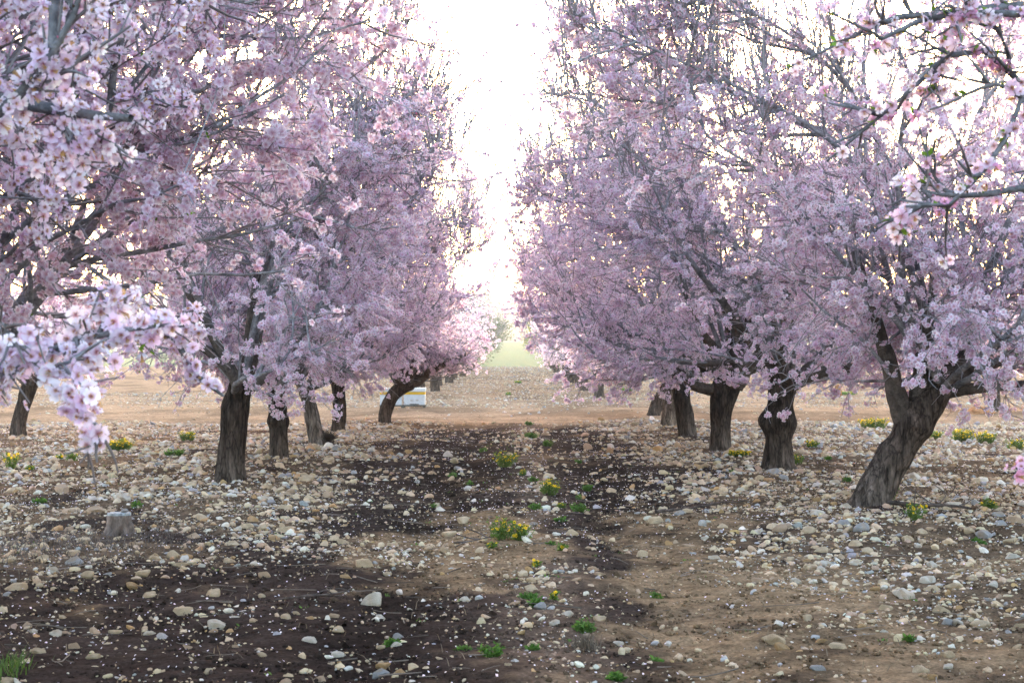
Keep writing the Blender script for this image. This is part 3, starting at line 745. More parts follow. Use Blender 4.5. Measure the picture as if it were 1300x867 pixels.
def merge_stones(name, shapes, x, y, diam, colours, rng, mat, flat=1.0, label=None):
    acc = Acc(); which = rng.integers(0, len(shapes), len(x)); z = terrain(x, y)
    for k, (V0, F0) in enumerate(shapes):
        i = np.where(which == k)[0]; m = len(i)
        if not m: continue
        a = rng.uniform(0, 6.28, m); ca, sa = np.cos(a)[:, None], np.sin(a)[:, None]
        s = (diam[i] / 2)[:, None]; zs = s * flat * rng.uniform(0.7, 1.15, (m, 1))
        tilt = rng.normal(0, 0.22, (m, 1))
        X, Y, Z = V0[None, :, 0], V0[None, :, 1], V0[None, :, 2]
        Zt = Z + tilt * X
        V = np.stack([x[i][:, None] + s * (X * ca - Y * sa), y[i][:, None] + s * (X * sa + Y * ca), z[i][:, None] + zs * (Zt + 0.08)], -1)
        f = (F0[None] + (np.arange(m) * len(V0))[:, None, None]).reshape(-1, 3)
        acc.add(V.reshape(-1, 3), [f], np.repeat(colours[i], len(V0), axis=0))
    o = link(name, acc.mesh(name, mat, False), kind='stuff')
    if label: o['label'] = label
    return o

def stone_colours(n, rng):
    c = np.array([STONE_COL[k] for k in NAMES])[rng.choice(5, n, p=[0.43, 0.17, 0.08, 0.07, 0.25])]
    return c * rng.uniform(0.72, 1.12, (n, 1)) * (1 + rng.normal(0, 0.03, (n, 3)))

def stone_density(x, y):
    lane, stony, sand, far = zones(x, y)
    side = sstep(1.0, 2.2, np.abs(x + 0.15))
    c = fbm(x, y, 0.9, 3, 61)
    nearleft = (x < -0.5) * (1 - sstep(8.6, 10.5, y + 0.5 * x))
    dens = side * (0.45 + 0.9 * stony) * (1 - 0.25 * nearleft) + 0.13 + 0.55 * np.exp(-((x - 0.2) / 0.2) ** 2) * sstep(0.35, 0.6, fbm(x, y * 0.5, 0.5, 2, 71))
    band = (x < 0) * soft_ellipse(x, y, -2.2, 11.6, 2.6, 1.5) * 0.5
    return np.clip((dens + band) * (0.15 + 1.6 * sstep(0.34, 0.66, c)) * (1 - 0.35 * sand * (x < 1.0)), 0, 1.4)

rng = np.random.default_rng(77)
SH42 = [stone_shape(2, rng, 10, 0.09) for _ in range(12)]
SH12 = [stone_shape(1, rng, 2, 0.1) for _ in range(8)]
# the stones that show largest are things of their own; these were read off the photograph: x, y, width, colour
MARKED = """275 788 37 white;273 751 26 cream;119 830 30 cream;48 828 25 cream;93 816 21 tan;180 733 25 cream;95 722 28 grey;192 752 24 cream;106 694 23 cream;348 684 25 ochre;291 714 20 cream;
257 723 16 white;415 621 23 cream;424 750 19 cream;335 732 20 tan;438 732 17 ochre;20 750 36 cream;81 622 29 tan;132 636 17 cream;57 660 16 cream;343 634 17 white;365 647 15 cream;234 774 29 cream;192 801 22 white;
45 802 20 white;80 785 16 cream;322 787 16 cream;299 784 14 white;377 779 16 cream;395 786 16 ochre;395 809 26 white;299 818 13 tan;334 831 14 cream;408 859 20 tan;266 857 15 cream;239 817 15 tan;182 820 12 white;333 755 13 cream;
494 643 19 cream;446 641 12 white;460 714 32 cream;437 732 16 cream;463 679 14 cream;492 723 17 cream;473 760 38 white;704 794 23 white;721 784 25 white;762 790 29 cream;786 815 17 white;749 814 14 tan;559 839 14 cream;
645 854 14 cream;678 663 16 grey;646 623 14 tan;1071 650 20 white;1148 757 38 white;1108 750 20 ochre;939 761 20 tan;983 810 36 cream;1065 823 32 cream;1039 851 26 grey;1168 851 26 cream;1200 849 19 white;1243 795 30 cream;
1290 828 20 cream;1284 806 14 cream;1182 861 17 ochre;1283 710 26 white;1248 684 28 grey;1284 664 32 tan;1217 727 22 cream;1177 742 26 white;1170 681 17 cream;1165 698 16 white;1086 694 22 cream;1065 680 15 white;1189 624 21 white;
1258 607 18 tan;1021 636 14 white;949 642 14 ochre;899 714 12 ochre;914 712 11 white;1025 786 21 cream;1104 782 14 ochre;1156 783 17 white;1127 817 13 tan;1025 713 14 ochre;996 612 17 grey;932 610 16 tan;925 590 12 white;915 604 11 grey;
1000 560 9 tan;965 612 17 cream;1003 710 16 cream;1010 738 18 white;963 675 16 white;893 686 15 white;1100 626 18 tan;1135 700 14 tan;1203 655 16 cream;1232 745 20 cream;1192 716 14 white;1260 753 16 white;1120 802 14 white""".replace('\n', '')
marked = []
for row in MARKED.split(';'):
    a, b, wd, c = row.split(); a, b, wd = float(a), float(b), float(wd)
    x, d = G(a, b + 0.15 * wd); marked.append((x, d, wd * d / F, c))
mx = np.array([m[0] for m in marked]); my = np.array([m[1] for m in marked])
# random stones of the same kind
N = 70000
x, d = scatter(N, 6.2, 35.5, rng)
keep = rng.random(N) < stone_density(x, d) * (1 - 0.25 * sstep(10, 30, d)); x, d = x[keep], d[keep]
diam = np.clip(0.037 * np.exp(rng.normal(0, 0.55, len(x))), 0.014, 0.17) * (1 + 0.012 * d)
diam = np.minimum(diam, rng.uniform(17, 27, len(diam)) * d / F)
far_from = np.array([np.hypot(mx - a, my - b).min() > 0.10 for a, b in zip(x, d)])
x, d, diam = x[far_from], d[far_from], diam[far_from]
order = np.argsort(-diam / d); n_own = 300 - len(marked)
own, rest = order[:n_own], order[n_own:]
LAND = [('the sawn tree stump', *G(150, 682)), ('the leaning gnarled trunk', *G(1095, 650)), ('the trunk with the bare brown wound', *G(990, 600)), ('the nearest upright trunk left of the track', *G(291, 617)),
        ('the paired yellow flowers in the track', *G(650, 690)), ('the lower left corner', -2.1, 6.8), ('the lower right corner', 2.1, 6.8), ('the middle of the bottom edge', 0.0, 6.7), ('the left edge below the stump', -2.9, 9.5),
        ('the right edge below the leaning trunk', 2.95, 9.7), ('the collared trunk on the left', *G(353, 585)), ('the slanting pale grey trunk', *G(404, 568)), ('the sandy bare patch', -0.5, 11.6), ('the long dead branch', *G(890, 652)),
        ('the bushy yellow flower clump in the track', *G(697, 627)), ('the forked trunk with the low limb', *G(914, 575)), ('the bright flowers beside the leaning trunk', *G(1160, 670)), ('the small dark weed tuft in the track', *G(742, 822))]
def rank_labels(items, suffix=''):
    """items: (description, x, y) -> one label each: its rank among its own kind by distance from a landmark"""
    out = [None] * len(items); kinds_ = {}
    for i, it in enumerate(items): kinds_.setdefault(it[0], []).append(i)
    for desc, idx in kinds_.items():
        P = np.array([[items[i][1], items[i][2]] for i in idx])
        best = [(99, '')] * len(idx)
        for nm, lx, ly in LAND:
            for r, j in enumerate(np.argsort(np.hypot(P[:, 0] - lx, P[:, 1] - ly))):
                if r < best[j][0]: best[j] = (r, nm)
        for j, i in enumerate(idx):
            r, nm = best[j]
            out[i] = f"{desc}, {'' if r == 0 else ORD[min(r, 19)] + ' '}closest to {nm}" if len(idx) > 1 else f'{desc}, near {nm}'
    return out
singles = [(a, b, s, c) for a, b, s, c in marked] + [(x[i], d[i], diam[i], NAMES[int(rng.choice(5, p=[0.45, 0.2, 0.07, 0.08, 0.2]))]) for i in own]
SH_BIG = [(k, stone_shape(4, rng, 13, 0.07)) for k in ['flat', 'blocky', 'rounded', 'angular', 'lumpy', 'wedge shaped'] for _ in range(2)]
shaped = []
for kname, (V0, F0) in SH_BIG:
    V = V0.copy()
    if kname == 'flat': V[:, 2] *= 0.62
    if kname == 'rounded': V = norm(V) * np.array([1, .88, .72]) * 0.3 + V * 0.7
    if kname == 'blocky': V[:, 2] *= 1.15
    if kname == 'wedge shaped': V[:, 2] *= (1.0 + 0.45 * V[:, 0])
    shaped.append((kname, V, F0))
stone_mats = {}
stone_meshes = {}
def stone_mesh(k, cname):
    if (k, cname) not in stone_meshes:
        nm, V, F0 = shaped[k]; nse = vnoise(V[:, 0] * 3 + V[:, 2] * 2 + 4, V[:, 1] * 3 + 8, k)
        stain = sstep(0.55, 0.8, vnoise(V[:, 0] * 2 + 30, V[:, 1] * 2 + V[:, 2] * 2 + 3, k + 7))[:, None]
        c = np.array(STONE_COL[cname]) * (0.85 + 0.3 * nse)[:, None]; c = c * (1 - 0.5 * stain) + np.array([0.42, 0.29, 0.18]) * 0.5 * stain
        stone_meshes[(k, cname)] = new_mesh('stone', V, [F0], c, M_STONE, True)
    return stone_meshes[(k, cname)]
pickk = [int(rng.integers(len(shaped))) for _ in singles]
items = []
for (a, b, s, c), k in zip(singles, pickk):
    pxw = s / b * F; items.append((f"{'large' if pxw > 24 else 'medium' if pxw > 16 else 'small'} {shaped[k][0]} {c} stone", a, b))
for (a, b, s, c), k, lab in zip(singles, pickk, rank_labels(items)):
    o = bpy.data.objects.new('stone', stone_mesh(k, c)); C.objects.link(o)
    h = s / 2; o.scale = (h, h, h * rng.uniform(0.85, 1.2)); o.rotation_euler = (rng.normal(0, 0.12), rng.normal(0, 0.12), rng.uniform(-0.5, 0.5) + (math.pi if rng.random() < .5 else 0))
    o.location = (a, b, float(terrain(a, b)) + h * 0.12)
    o['label'] = lab; o['category'] = 'stone'; o['group'] = 'loose stones on the orchard floor'
merge_stones('loose_stones', SH42, x[rest], d[rest], diam[rest], stone_colours(len(rest), rng), rng, M_STONE)
# pebbles and crumbs of soil close by, coarse gravel beyond
N = 60000; x, d = scatter(N, 6.0, 17.0, rng); keep = rng.random(N) < 0.10 + 0.8 * stone_density(x, d); x, d = x[keep], d[keep]
merge_stones('pebbles', SH12, x, d, np.clip(0.014 * np.exp(rng.normal(0, 0.4, len(x))), 0.006, 0.04), stone_colours(len(x), rng), rng, M_STONE)
N = 95000; x, d = scatter(N, 6.0, 21.0, rng); gcol = ground_colour(x, d)
cc = gcol * np.exp(rng.normal(-0.12, 0.38, (len(x), 1)))
merge_stones('soil_clods', SH12, x, d, np.clip(0.015 * np.exp(rng.normal(0, 0.5, len(x))), 0.006, 0.06), cc, rng, M_GROUND)
N = 110000; x, d = scatter(N, 34.0, 138.0, rng); kk = (d < 66) | ((x > -9) & (x < 10)); x, d = x[kk], d[kk]; N = len(x); keep = rng.random(N) < np.where((d > 35.5) & (d < 47), 0.12, 0.9) * (0.3 + 0.9 * sstep(0.3, 0.6, fbm(x, d, 1.6, 3, 15))); x, d = x[keep], d[keep]
merge_stones('far_gravel', SH12, x, d, np.clip(0.062 * np.exp(rng.normal(0, 0.38, len(x))), 0.025, 0.2) * (0.7 + d / 150), stone_colours(len(x), rng) * 0.95, rng, M_STONE)

# fallen petals
N = 32000; x, d = scatter(N, 6.2, 33.0, rng); ln, sy_, sa_, fr_ = zones(x, d)
keep = rng.random(N) < (0.25 + 0.6 * sstep(0.45, 0.7, fbm(x, d, 1.1, 3, 81))) * (1 - 0.6 * sa_); x, d = x[keep], d[keep]; m = len(x)
pz = terrain(x, d) + 0.014; nrm = norm(np.stack([rng.normal(0, .45, m), rng.normal(-.2, .45, m), np.ones(m)], -1)); U, W = frames(nrm, rng)
pp = np.stack([x, d, pz], -1); s = rng.uniform(0.004, 0.0085, m)[:, None]
V = np.stack([pp - s * U, pp - s * .2 * U + s * .8 * W + s * .3 * nrm, pp + s * U + s * .2 * nrm, pp - s * .2 * U - s * .8 * W + s * .3 * nrm], 1)
cc = (WHITE * (1 - (k_ := rng.random((m, 1)) * 0.7)) + PINK * k_)[:, None, :] * np.ones((1, 4, 1))
link('fallen_petals', new_mesh('fallen_petals', V.reshape(-1, 3), [np.arange(m * 4).reshape(m, 4)], cc.reshape(-1, 3), M_PETAL), kind='stuff')

# broken twigs lying about
N = 1500; x, d = scatter(N, 6.2, 28.0, rng); m = len(x); a = rng.uniform(0, 6.28, m)
P0 = np.stack([x, d, terrain(x, d) + 0.012], -1); L = rng.uniform(0.05, 0.32, m)
B = grow(P0, np.stack([np.cos(a), np.sin(a), np.zeros(m)], -1), L, 3, 0.12, np.zeros((1, 3)), rng)
B[:, :, 2] = terrain(B[:, :, 0], B[:, :, 1]) + rng.uniform(0.006, 0.02, (m, 1))
V, q = tubes(B, np.linspace(0.0032, 0.0016, 4)[None] * rng.uniform(.6, 1.5, (m, 1)), 3)
tc_ = np.array([0.12, 0.095, 0.08]) * rng.uniform(0.5, 1.9, (m, 1))
link('twig_litter', new_mesh('twig_litter', V, [q], np.repeat(tc_, 12, axis=0), M_TWIG, True), kind='stuff')

# dry grey grass in front of the stump
def blades(x, y, h, rng, col, lean=0.5, wdt=0.0022):
    m = len(x); a = rng.uniform(0, 6.28, m); z = terrain(x, y); l = rng.uniform(0.2, 1.0, m) * lean
    dx, dy = np.cos(a) * l * h, np.sin(a) * l * h; sx, sy = -np.sin(a) * wdt, np.cos(a) * wdt
    V = np.stack([np.stack([x - sx, y - sy, z], -1), np.stack([x + sx, y + sy, z], -1), np.stack([x + dx * .45 + sx * .8, y + dy * .45 + sy * .8, z + h * .62], -1), np.stack([x + dx * .45 - sx * .8, y + dy * .45 - sy * .8, z + h * .62], -1), np.stack([x + dx, y + dy, z + h * rng.uniform(.6, 1, m)], -1)], 1)
    o = (np.arange(m) * 5)[:, None]
    return V.reshape(-1, 3), [np.array([[0, 1, 2, 3]]) + o, np.array([[3, 2, 4]]) + o], np.repeat(np.array(col) * rng.uniform(.6, 1.4, (m, 1)), 5, axis=0)
cxg, cyg = G(75, 700); m = 2400
x = cxg + rng.normal(0, 0.5, m); d = cyg + rng.normal(0, 0.75, m)
acc = Acc(); acc.add(*blades(x, d, rng.uniform(0.02, 0.075, m), rng, (0.10, 0.083, 0.075), 1.6))
x2, d2 = scatter(2600, 6.2, 20, rng); acc.add(*blades(x2, d2, rng.uniform(0.015, 0.05, 2600), rng, (0.17, 0.13, 0.09), 1.8))
link('dry_grass', acc.mesh('dry_grass', M_LEAF), kind='stuff')
# fresh grass in the lower left corner
cxg, cyg = G(12, 858); m = 130
acc = Acc(); acc.add(*blades(cxg + rng.normal(0, 0.045, m), cyg + rng.normal(0, 0.09, m), rng.uniform(0.03, 0.10, m), rng, (0.07, 0.13, 0.02), 1.1, 0.0025))
o = empty('grass_tuft', (0, 0, 0), 'fresh green grass tuft in the lower left corner', 'grass')
link('blades', acc.mesh('blades', M_LEAF), o, kind='stuff')

# ----------------------------------------------------------------- weeds
def weed(px, py, wpx, hpx, flowers, name, label, cat, group, seed, green=(0.11, 0.24, 0.025), loc=None):
    x, d = G(px, py) if loc is None else loc
    rg = np.random.default_rng(seed); k = d / F; W_, H_ = wpx * k / 2, max(hpx * k, 0.03)
    z = float(terrain(x, d)); root = empty(name, (x, d, z), label, cat, group)
    n = int(np.clip(W_ * 2 * 260, 10, 130))
    a = rg.uniform(0, 6.28, n); rr_ = np.sqrt(rg.random(n)); bx, by = np.cos(a) * rr_ * W_ * .55, np.sin(a) * rr_ * min(W_, .25) * .55
    D = np.stack([bx / max(W_, .01) * 0.9 + rg.normal(0, .25, n), by / max(W_, .01) * .9 + rg.normal(0, .25, n), np.full(n, 1.0 if H_ > W_ * .5 else 0.45)], -1)
    S = np.stack([bx, by, np.full(n, -0.01)], -1)
    L = rg.uniform(0.45, 1.0, n) * H_ * 1.05
    B = grow(S, D, L, 4, 0.12, np.array([[0, 0, 0.06]]), rg)
    acc = Acc(); V, q = tubes(B, np.full((n, 5), 0.0016) * (1 + d * .02), 3); acc.add(V, [q], np.array(green) * 0.8)
    nl = n * 8; par = rg.integers(0, n, nl); t = rg.uniform(.15, 1, nl); p, tg = along(B, par, t)
    dr = norm(tg * 0.5 + perp(tg, rg) + np.array([0, 0, .15]))
    V, q, c = build_leaves(p, dr, rg.uniform(.012, .03, nl) * (1 + d * .012), rg, lambda m_: np.array(green) * rg.uniform(.55, 1.4, (m_, 1)))
    acc.add(V, [q], c); link('foliage', acc.mesh('foliage', M_LEAF), root, kind='stuff')
    if flowers:
        nf = int(n * flowers) + 3; par = rg.integers(0, n, nf); p, tg = along(B, par, rg.uniform(.8, 1, nf)); p = p + np.array([0, 0, .006])
        V0, Q0, T0, tip, st = FL[1]; m = nf; nn = norm(tg + rg.normal(0, .5, tg.shape) + np.array([0, -.4, .3])); U, W2 = frames(nn, rg); sz = rg.uniform(.006, .012, m) * (1 + d * .02)
        V = p[:, None, :] + sz[:, None, None] * (V0[None, :, 0, None] * U[:, None] + V0[None, :, 1, None] * W2[:, None] + V0[None, :, 2, None] * nn[:, None])
        o_ = (np.arange(m) * len(V0))[:, None, None]
        col = np.where(st > 0, 1, 0)[None, :, None] * np.array([.60, .36, .02]) + np.where(st > 0, 0, 1)[None, :, None] * np.array([.74, .55, .02])
        link('flowers', new_mesh('flowers', V.reshape(-1, 3), [(Q0[None] + o_).reshape(-1, 4), (T0[None] + o_).reshape(-1, 3)], np.broadcast_to(col, (m, len(V0), 3)).reshape(-1, 3), M_PETAL), root, kind='stuff')
    return root
YG, GG = 'yellow wildflowers among the stones', 'green weeds on the orchard floor'
W = [(640, 592, 26, 24, .9, 'bushy yellow flowering clump in the track, farther from the camera than the other bushy clump'),
     (697, 628, 25, 23, .6, 'bushy dark green clump dotted yellow just right of the track centre'),
     (637, 691, 34, 30, .5, 'tall yellow flowering weed, left one of the pair in the sandy track'),
     (662, 692, 26, 25, .45, 'yellow flowering weed, right one of the pair in the sandy track'),
     (1108, 544, 52, 15, 1.5, 'wide low yellow flower bank just left of the leaning trunk'),
     (1222, 560, 34, 17, 1.2, 'yellow flower mound right of the leaning trunk, leftmost of three at its height'),
     (1251, 563, 28, 17, 1.2, 'yellow flower mound right of the leaning trunk, middle of three'),
     (1289, 571, 24, 16, .5, 'mostly green flowering mound at the right edge, rightmost of three'),
     (1188, 556, 14, 12, .5, 'small green and yellow weed showing just behind the leaning trunk'),
     (938, 584, 36, 9, 1.6, 'flat patch of yellow flowers at the foot of the forked trunk'),
     (1013, 592, 13, 17, .25, 'green weed against the right foot of the wounded trunk'),
     (1030, 568, 17, 10, .9, 'small yellow flowered weed behind the wounded trunk on its right'),
     (1128, 643, 22, 20, .15, 'leafy green weed tucked under the leaning trunk'),
     (1161, 672, 20, 24, .5, 'upright yellow flowering weed right of the leaning trunk base'),
     (1254, 650, 24, 13, .15, 'low spreading green weed with few yellow dots at far right'),
     (13, 594, 17, 24, .9, 'yellow topped weed at the left edge of the stones'),
     (75, 583, 8, 8, .9, 'tiny yellow flowered weed between the left edge and the wide yellow bank'),
     (92, 585, 12, 13, .4, 'small green weed just left of the wide yellow bank'),
     (152, 573, 46, 15, 1.3, 'wide yellow flower bank behind the hanging blossom branch on the left'),
     (238, 559, 24, 13, .6, 'green and yellow weed left of the nearest upright trunk'),
     (37, 595, 12, 8, .2, 'low green weed right of the yellow topped weed at left edge'),
     (664, 602, 7, 10, .7, 'tiny yellow weed below the farther bushy clump'),
     (705, 762, 9, 13, .6, 'single small yellow flowered weed right of the near green weeds'),
     (680, 722, 7, 10, .7, 'tiny yellow weed below the flowering pair'),
     (714, 704, 11, 11, .3, 'small pale green weed with yellow tips right of the flowering pair'),
     (713, 642, 9, 8, .4, 'tiny yellow green weed below the dark green clump'),
     (627, 701, 9, 10, .2, 'small stringy weed below the left of the flowering pair')]
for i, (px, py, wp, hp, fl, lab) in enumerate(W):
    weed(px, py, wp, hp, fl, 'yellow_wildflower', lab, 'wildflower', YG, 300 + i, green=(0.10, 0.17, 0.03))
GW = [(735, 648, 22, 13), (670, 764, 32, 9), (680, 776, 20, 12), (741, 805, 34, 15), (500, 816, 18, 11), (588, 829, 20, 8), (624, 840, 24, 21), (677, 826, 14, 7), (780, 865, 28, 9), (173, 650, 13, 10), (50, 641, 24, 8),
      (575, 600, 10, 6), (597, 613, 8, 6), (613, 571, 9, 6), (695, 566, 14, 8), (674, 557, 20, 8), (672, 540, 12, 5), (676, 609, 12, 7), (745, 620, 12, 9), (735, 630, 8, 7), (679, 646, 18, 9), (550, 637, 8, 5), (712, 660, 16, 7), (222, 579, 32, 10),
      (833, 754, 9, 11), (1245, 697, 10, 7), (1238, 692, 9, 6), (1075, 618, 9, 7), (1050, 588, 9, 6), (735, 586, 10, 5), (830, 835, 9, 5), (1152, 814, 8, 5), (700, 697, 9, 6), (930, 604, 8, 6)]
gi = [('small green weed' if w_ < 16 else 'spreading green weed', *G(px, py)) for px, py, w_, h_ in GW]
for i, ((px, py, w_, h_), lab) in enumerate(zip(GW, rank_labels(gi))):
    weed(px, py, w_, h_, 0, 'green_weed', lab, 'weed', GG, 400 + i, green=(0.075, 0.16, 0.025))
for i, (px, d, wp, hp, lab) in enumerate([(792, 66, 26, 5, 'green weeds at the foot of the first tree past the gravel track'), (1075, 62, 40, 6, 'green patch around the rusty brown stump past the gravel track'), (645, 62, 8, 4, 'small green tuft in the middle of the lane past the gravel track'), (658, 80, 10, 4, 'farthest green tuft in the middle of the lane')]):
    weed(0, 0, wp, hp, 0.1, 'green_weed', lab, 'weed', GG, 480 + i, loc=((px - VX) * d / F, d))
# the dry tuft in the track
xx, dd = G(742, 824); o = empty('dry_weed', (0, 0, 0), 'dry brown twiggy tuft in the track beside white rocks', 'weed')
m = 240; acc = Acc(); acc.add(*blades(xx + rng.normal(0, .03, m), dd + rng.normal(0, .03, m), rng.uniform(.02, .10, m), rng, (0.13, 0.10, 0.075), 0.8, 0.0016)); link('stalks', acc.mesh('stalks', M_TWIG), o, kind='stuff')

# ----------------------------------------------------------------- stump with a slab of stone on it
def stump(px, py, wpx, hpx, label, seed, colour, cut):
    x, d = G(px, py); k = d / F; z = float(terrain(x, d)); rg = np.random.default_rng(seed)
    root = empty('tree_stump', (x, d, z), label, 'stump')
    r = wpx * k / 2; h = hpx * k
    sides, rings = 40, 16; a = np.arange(sides) * 2 * math.pi / sides; A, T = np.meshgrid(a, np.linspace(0, 1, rings))
    n1 = (fbm(np.cos(A) * 3 + 9, np.sin(A) * 3 + T * 1.2, 1.0, 3, seed) - .5); n2_ = (fbm(np.cos(A) * 8 + 9, np.sin(A) * 8 + T * 3, 1.0, 3, seed + 3) - .5)
    rad = r * (0.80 + 0.50 * np.exp(-T / 0.35)) * (1 + 0.75 * n1 + 0.4 * n2_)
    hole = np.exp(-((np.angle(np.exp(1j * (A + 1.25)))) / 0.34) ** 2 - ((T - 0.12) / 0.32) ** 2); rad = rad * (1 - 0.6 * hole)
    V = np.stack([rad * np.cos(A), rad * np.sin(A), -0.03 + (h + 0.03) * T], -1)
    ii = np.arange(rings * sides).reshape(rings, sides); jn = np.roll(ii, -1, 1); q = np.stack([ii[:-1], jn[:-1], jn[1:], ii[1:]], -1).reshape(-1, 4)
    c = np.array(colour) * (0.6 + 0.8 * (n2_ + .5))[..., None] * (1 - 0.35 * hole)[..., None]
    link('bark_shell', new_mesh('bark_shell', V.reshape(-1, 3), [q], c.reshape(-1, 3), M_WOOD, True), root)
    rim = V[-1].copy(); rim[:, :2] *= 1.01; acc = Acc(); top = rim + np.array([0, 0, 0.012]); bot = rim - np.array([0, 0, .004])
    acc.add(np.vstack([bot, top, [[0, 0, h + .014]]]), [np.stack([np.arange(sides), np.roll(np.arange(sides), -1), np.roll(np.arange(sides), -1) + sides, np.arange(sides) + sides], -1), np.stack([np.arange(sides) + sides, np.roll(np.arange(sides), -1) + sides, np.full(sides, 2 * sides)], -1)], np.array(cut))
    link('cut_face', acc.mesh('cut_face', M_WOOD, False), root)
    return x, d, z + h
sx_, sd_, sz_ = stump(151, 684, 36, 26, 'sawn grey tree stump with a hollow foot at the left', 7, (0.22, 0.17, 0.15), (0.36, 0.38, 0.40))
o = link('stone', stone_mesh(2, 'grey')); o.scale = (0.032, 0.028, 0.030); o.location = (sx_ + 0.045, sd_, sz_ + 0.027); o['label'] = 'small blue grey stone lying on top of the sawn stump'; o['category'] = 'stone'
# the rusty stump past the track and the mound of reddish soil
xx, dd = (1064 - VX) * 60 / F, 60.0; z = float(terrain(xx, dd)); rg = np.random.default_rng(3)
root = empty('tree_stump', (xx, dd, z), 'small rusty brown stump past the gravel track', 'stump')
link('trunk', trunk_mesh([(0, 0, -.05, .13), (0, 0, .25, .12), (0, 0, .42, .125)], rg, (0.24, 0.11, 0.05), (0.22, 0.12, 0.06), sides=14, rings=10), root)
xx, dd = G(1243, 524); V0, F0 = stone_shape(4, rng, 0, 0.16); V = V0 * np.array([.36, .3, .24]); V = V + vnoise(V[:, 0] * 22, V[:, 1] * 22 + V[:, 2] * 20, 3)[:, None] * norm(V) * 0.05
o = link('soil_mound', new_mesh('soil_mound', V, [F0], np.array([0.40, 0.19, 0.09]) * (0.7 + 0.6 * vnoise(V[:, 0] * 15, V[:, 1] * 15, 1))[:, None], M_GROUND, True)); o.location = (xx, dd, float(terrain(xx, dd)))
o['label'] = 'low mound of reddish soil beside the small far right trunk'; o['category'] = 'mound'

# bristly root ball at the foot of the slanting trunk
xx, dd = G(410, 567); z = float(terrain(xx, dd)); root = empty('root_ball', (xx, dd - .2, z), 'dark bristly root ball at the foot of the slanting grey trunk', 'root ball')
V0, F0 = stone_shape(3, rng, 0, 0.15); link('core', new_mesh('core', V0 * np.array([.10, .09, .10]) + np.array([.06, 0, .06]), [F0], np.array([.05, .036, .03]), M_BARK, True), root)
m = 260; D = norm(rng.normal(0, 1, (m, 3)) * np.array([1, 1, .5]) + np.array([.5, -.3, .8])); B = grow(np.array([[.06, 0, .06]]) + D * .07, D, rng.uniform(.05, .15, m), 3, .12, np.array([[0, 0, .02]]), rng)
V, q = tubes(B, np.linspace(.006, .003, 4)[None] * np.ones((m, 1)), 3); link('rootlets', new_mesh('rootlets', V, [q], np.array([.085, .062, .052]), M_TWIG, True), root, kind='stuff')

# ----------------------------------------------------------------- dead branches on the ground
def dead_branch(pts, label, seed, r0=0.013):
    rg = np.random.default_rng(seed); P = np.array([(*G(a, b), 0) for a, b in pts]); P[:, 2] = 0
    Q_ = resample(np.column_stack([P, np.linspace(r0, r0 * .45, len(P))]), 18); Q_[:, 2] = terrain(Q_[:, 0], Q_[:, 1]) + 0.035
    acc = Acc(); V, q = tubes(Q_[None, :, :3], Q_[None, :, 3] * rg.uniform(.8, 1.2, (1, 18)), 7); acc.add(V, [q], np.array([.09, .07, .062]))
    S = Q_[[6, 10, 14], :3]; D = np.stack([rg.normal(0, 1, 3), rg.normal(0, 1, 3), np.full(3, .25)], -1); B = grow(S, D, rg.uniform(.1, .3, 3), 4, .15, np.zeros((1, 3)), rg)
    V, q = tubes(B, np.linspace(.006, .003, 5)[None] * np.ones((3, 1)), 4); acc.add(V, [q], np.array([.11, .088, .08]))
    o = link('dead_branch', acc.mesh('dead_branch', M_LIMB, True)); o['label'] = label; o['category'] = 'branch'; o['group'] = 'dead branches on the ground'
dead_branch([(832, 655), (870, 650), (910, 645), (948, 640)], 'long straight dark branch lying at the right edge of the track', 1, .014)
dead_branch([(1125, 652), (1165, 655), (1205, 656), (1232, 658)], 'dark root like branch lying right of the leaning trunk foot', 2, .02)
dead_branch([(1190, 652), (1200, 640), (1210, 629)], 'short grey branch among stones right of the leaning trunk', 3, .008)
dead_branch([(576, 697), (600, 696), (626, 693)], 'thin stick lying in the sandy track left of the flowering pair', 4, .007)
dead_branch([(890, 589), (915, 590), (940, 592)], 'thin branch lying in front of the forked trunk', 5, .009)
dead_branch([(350, 771), (400, 767), (440, 764)], 'thin grey stick lying in dark soil at lower left', 6, .006)

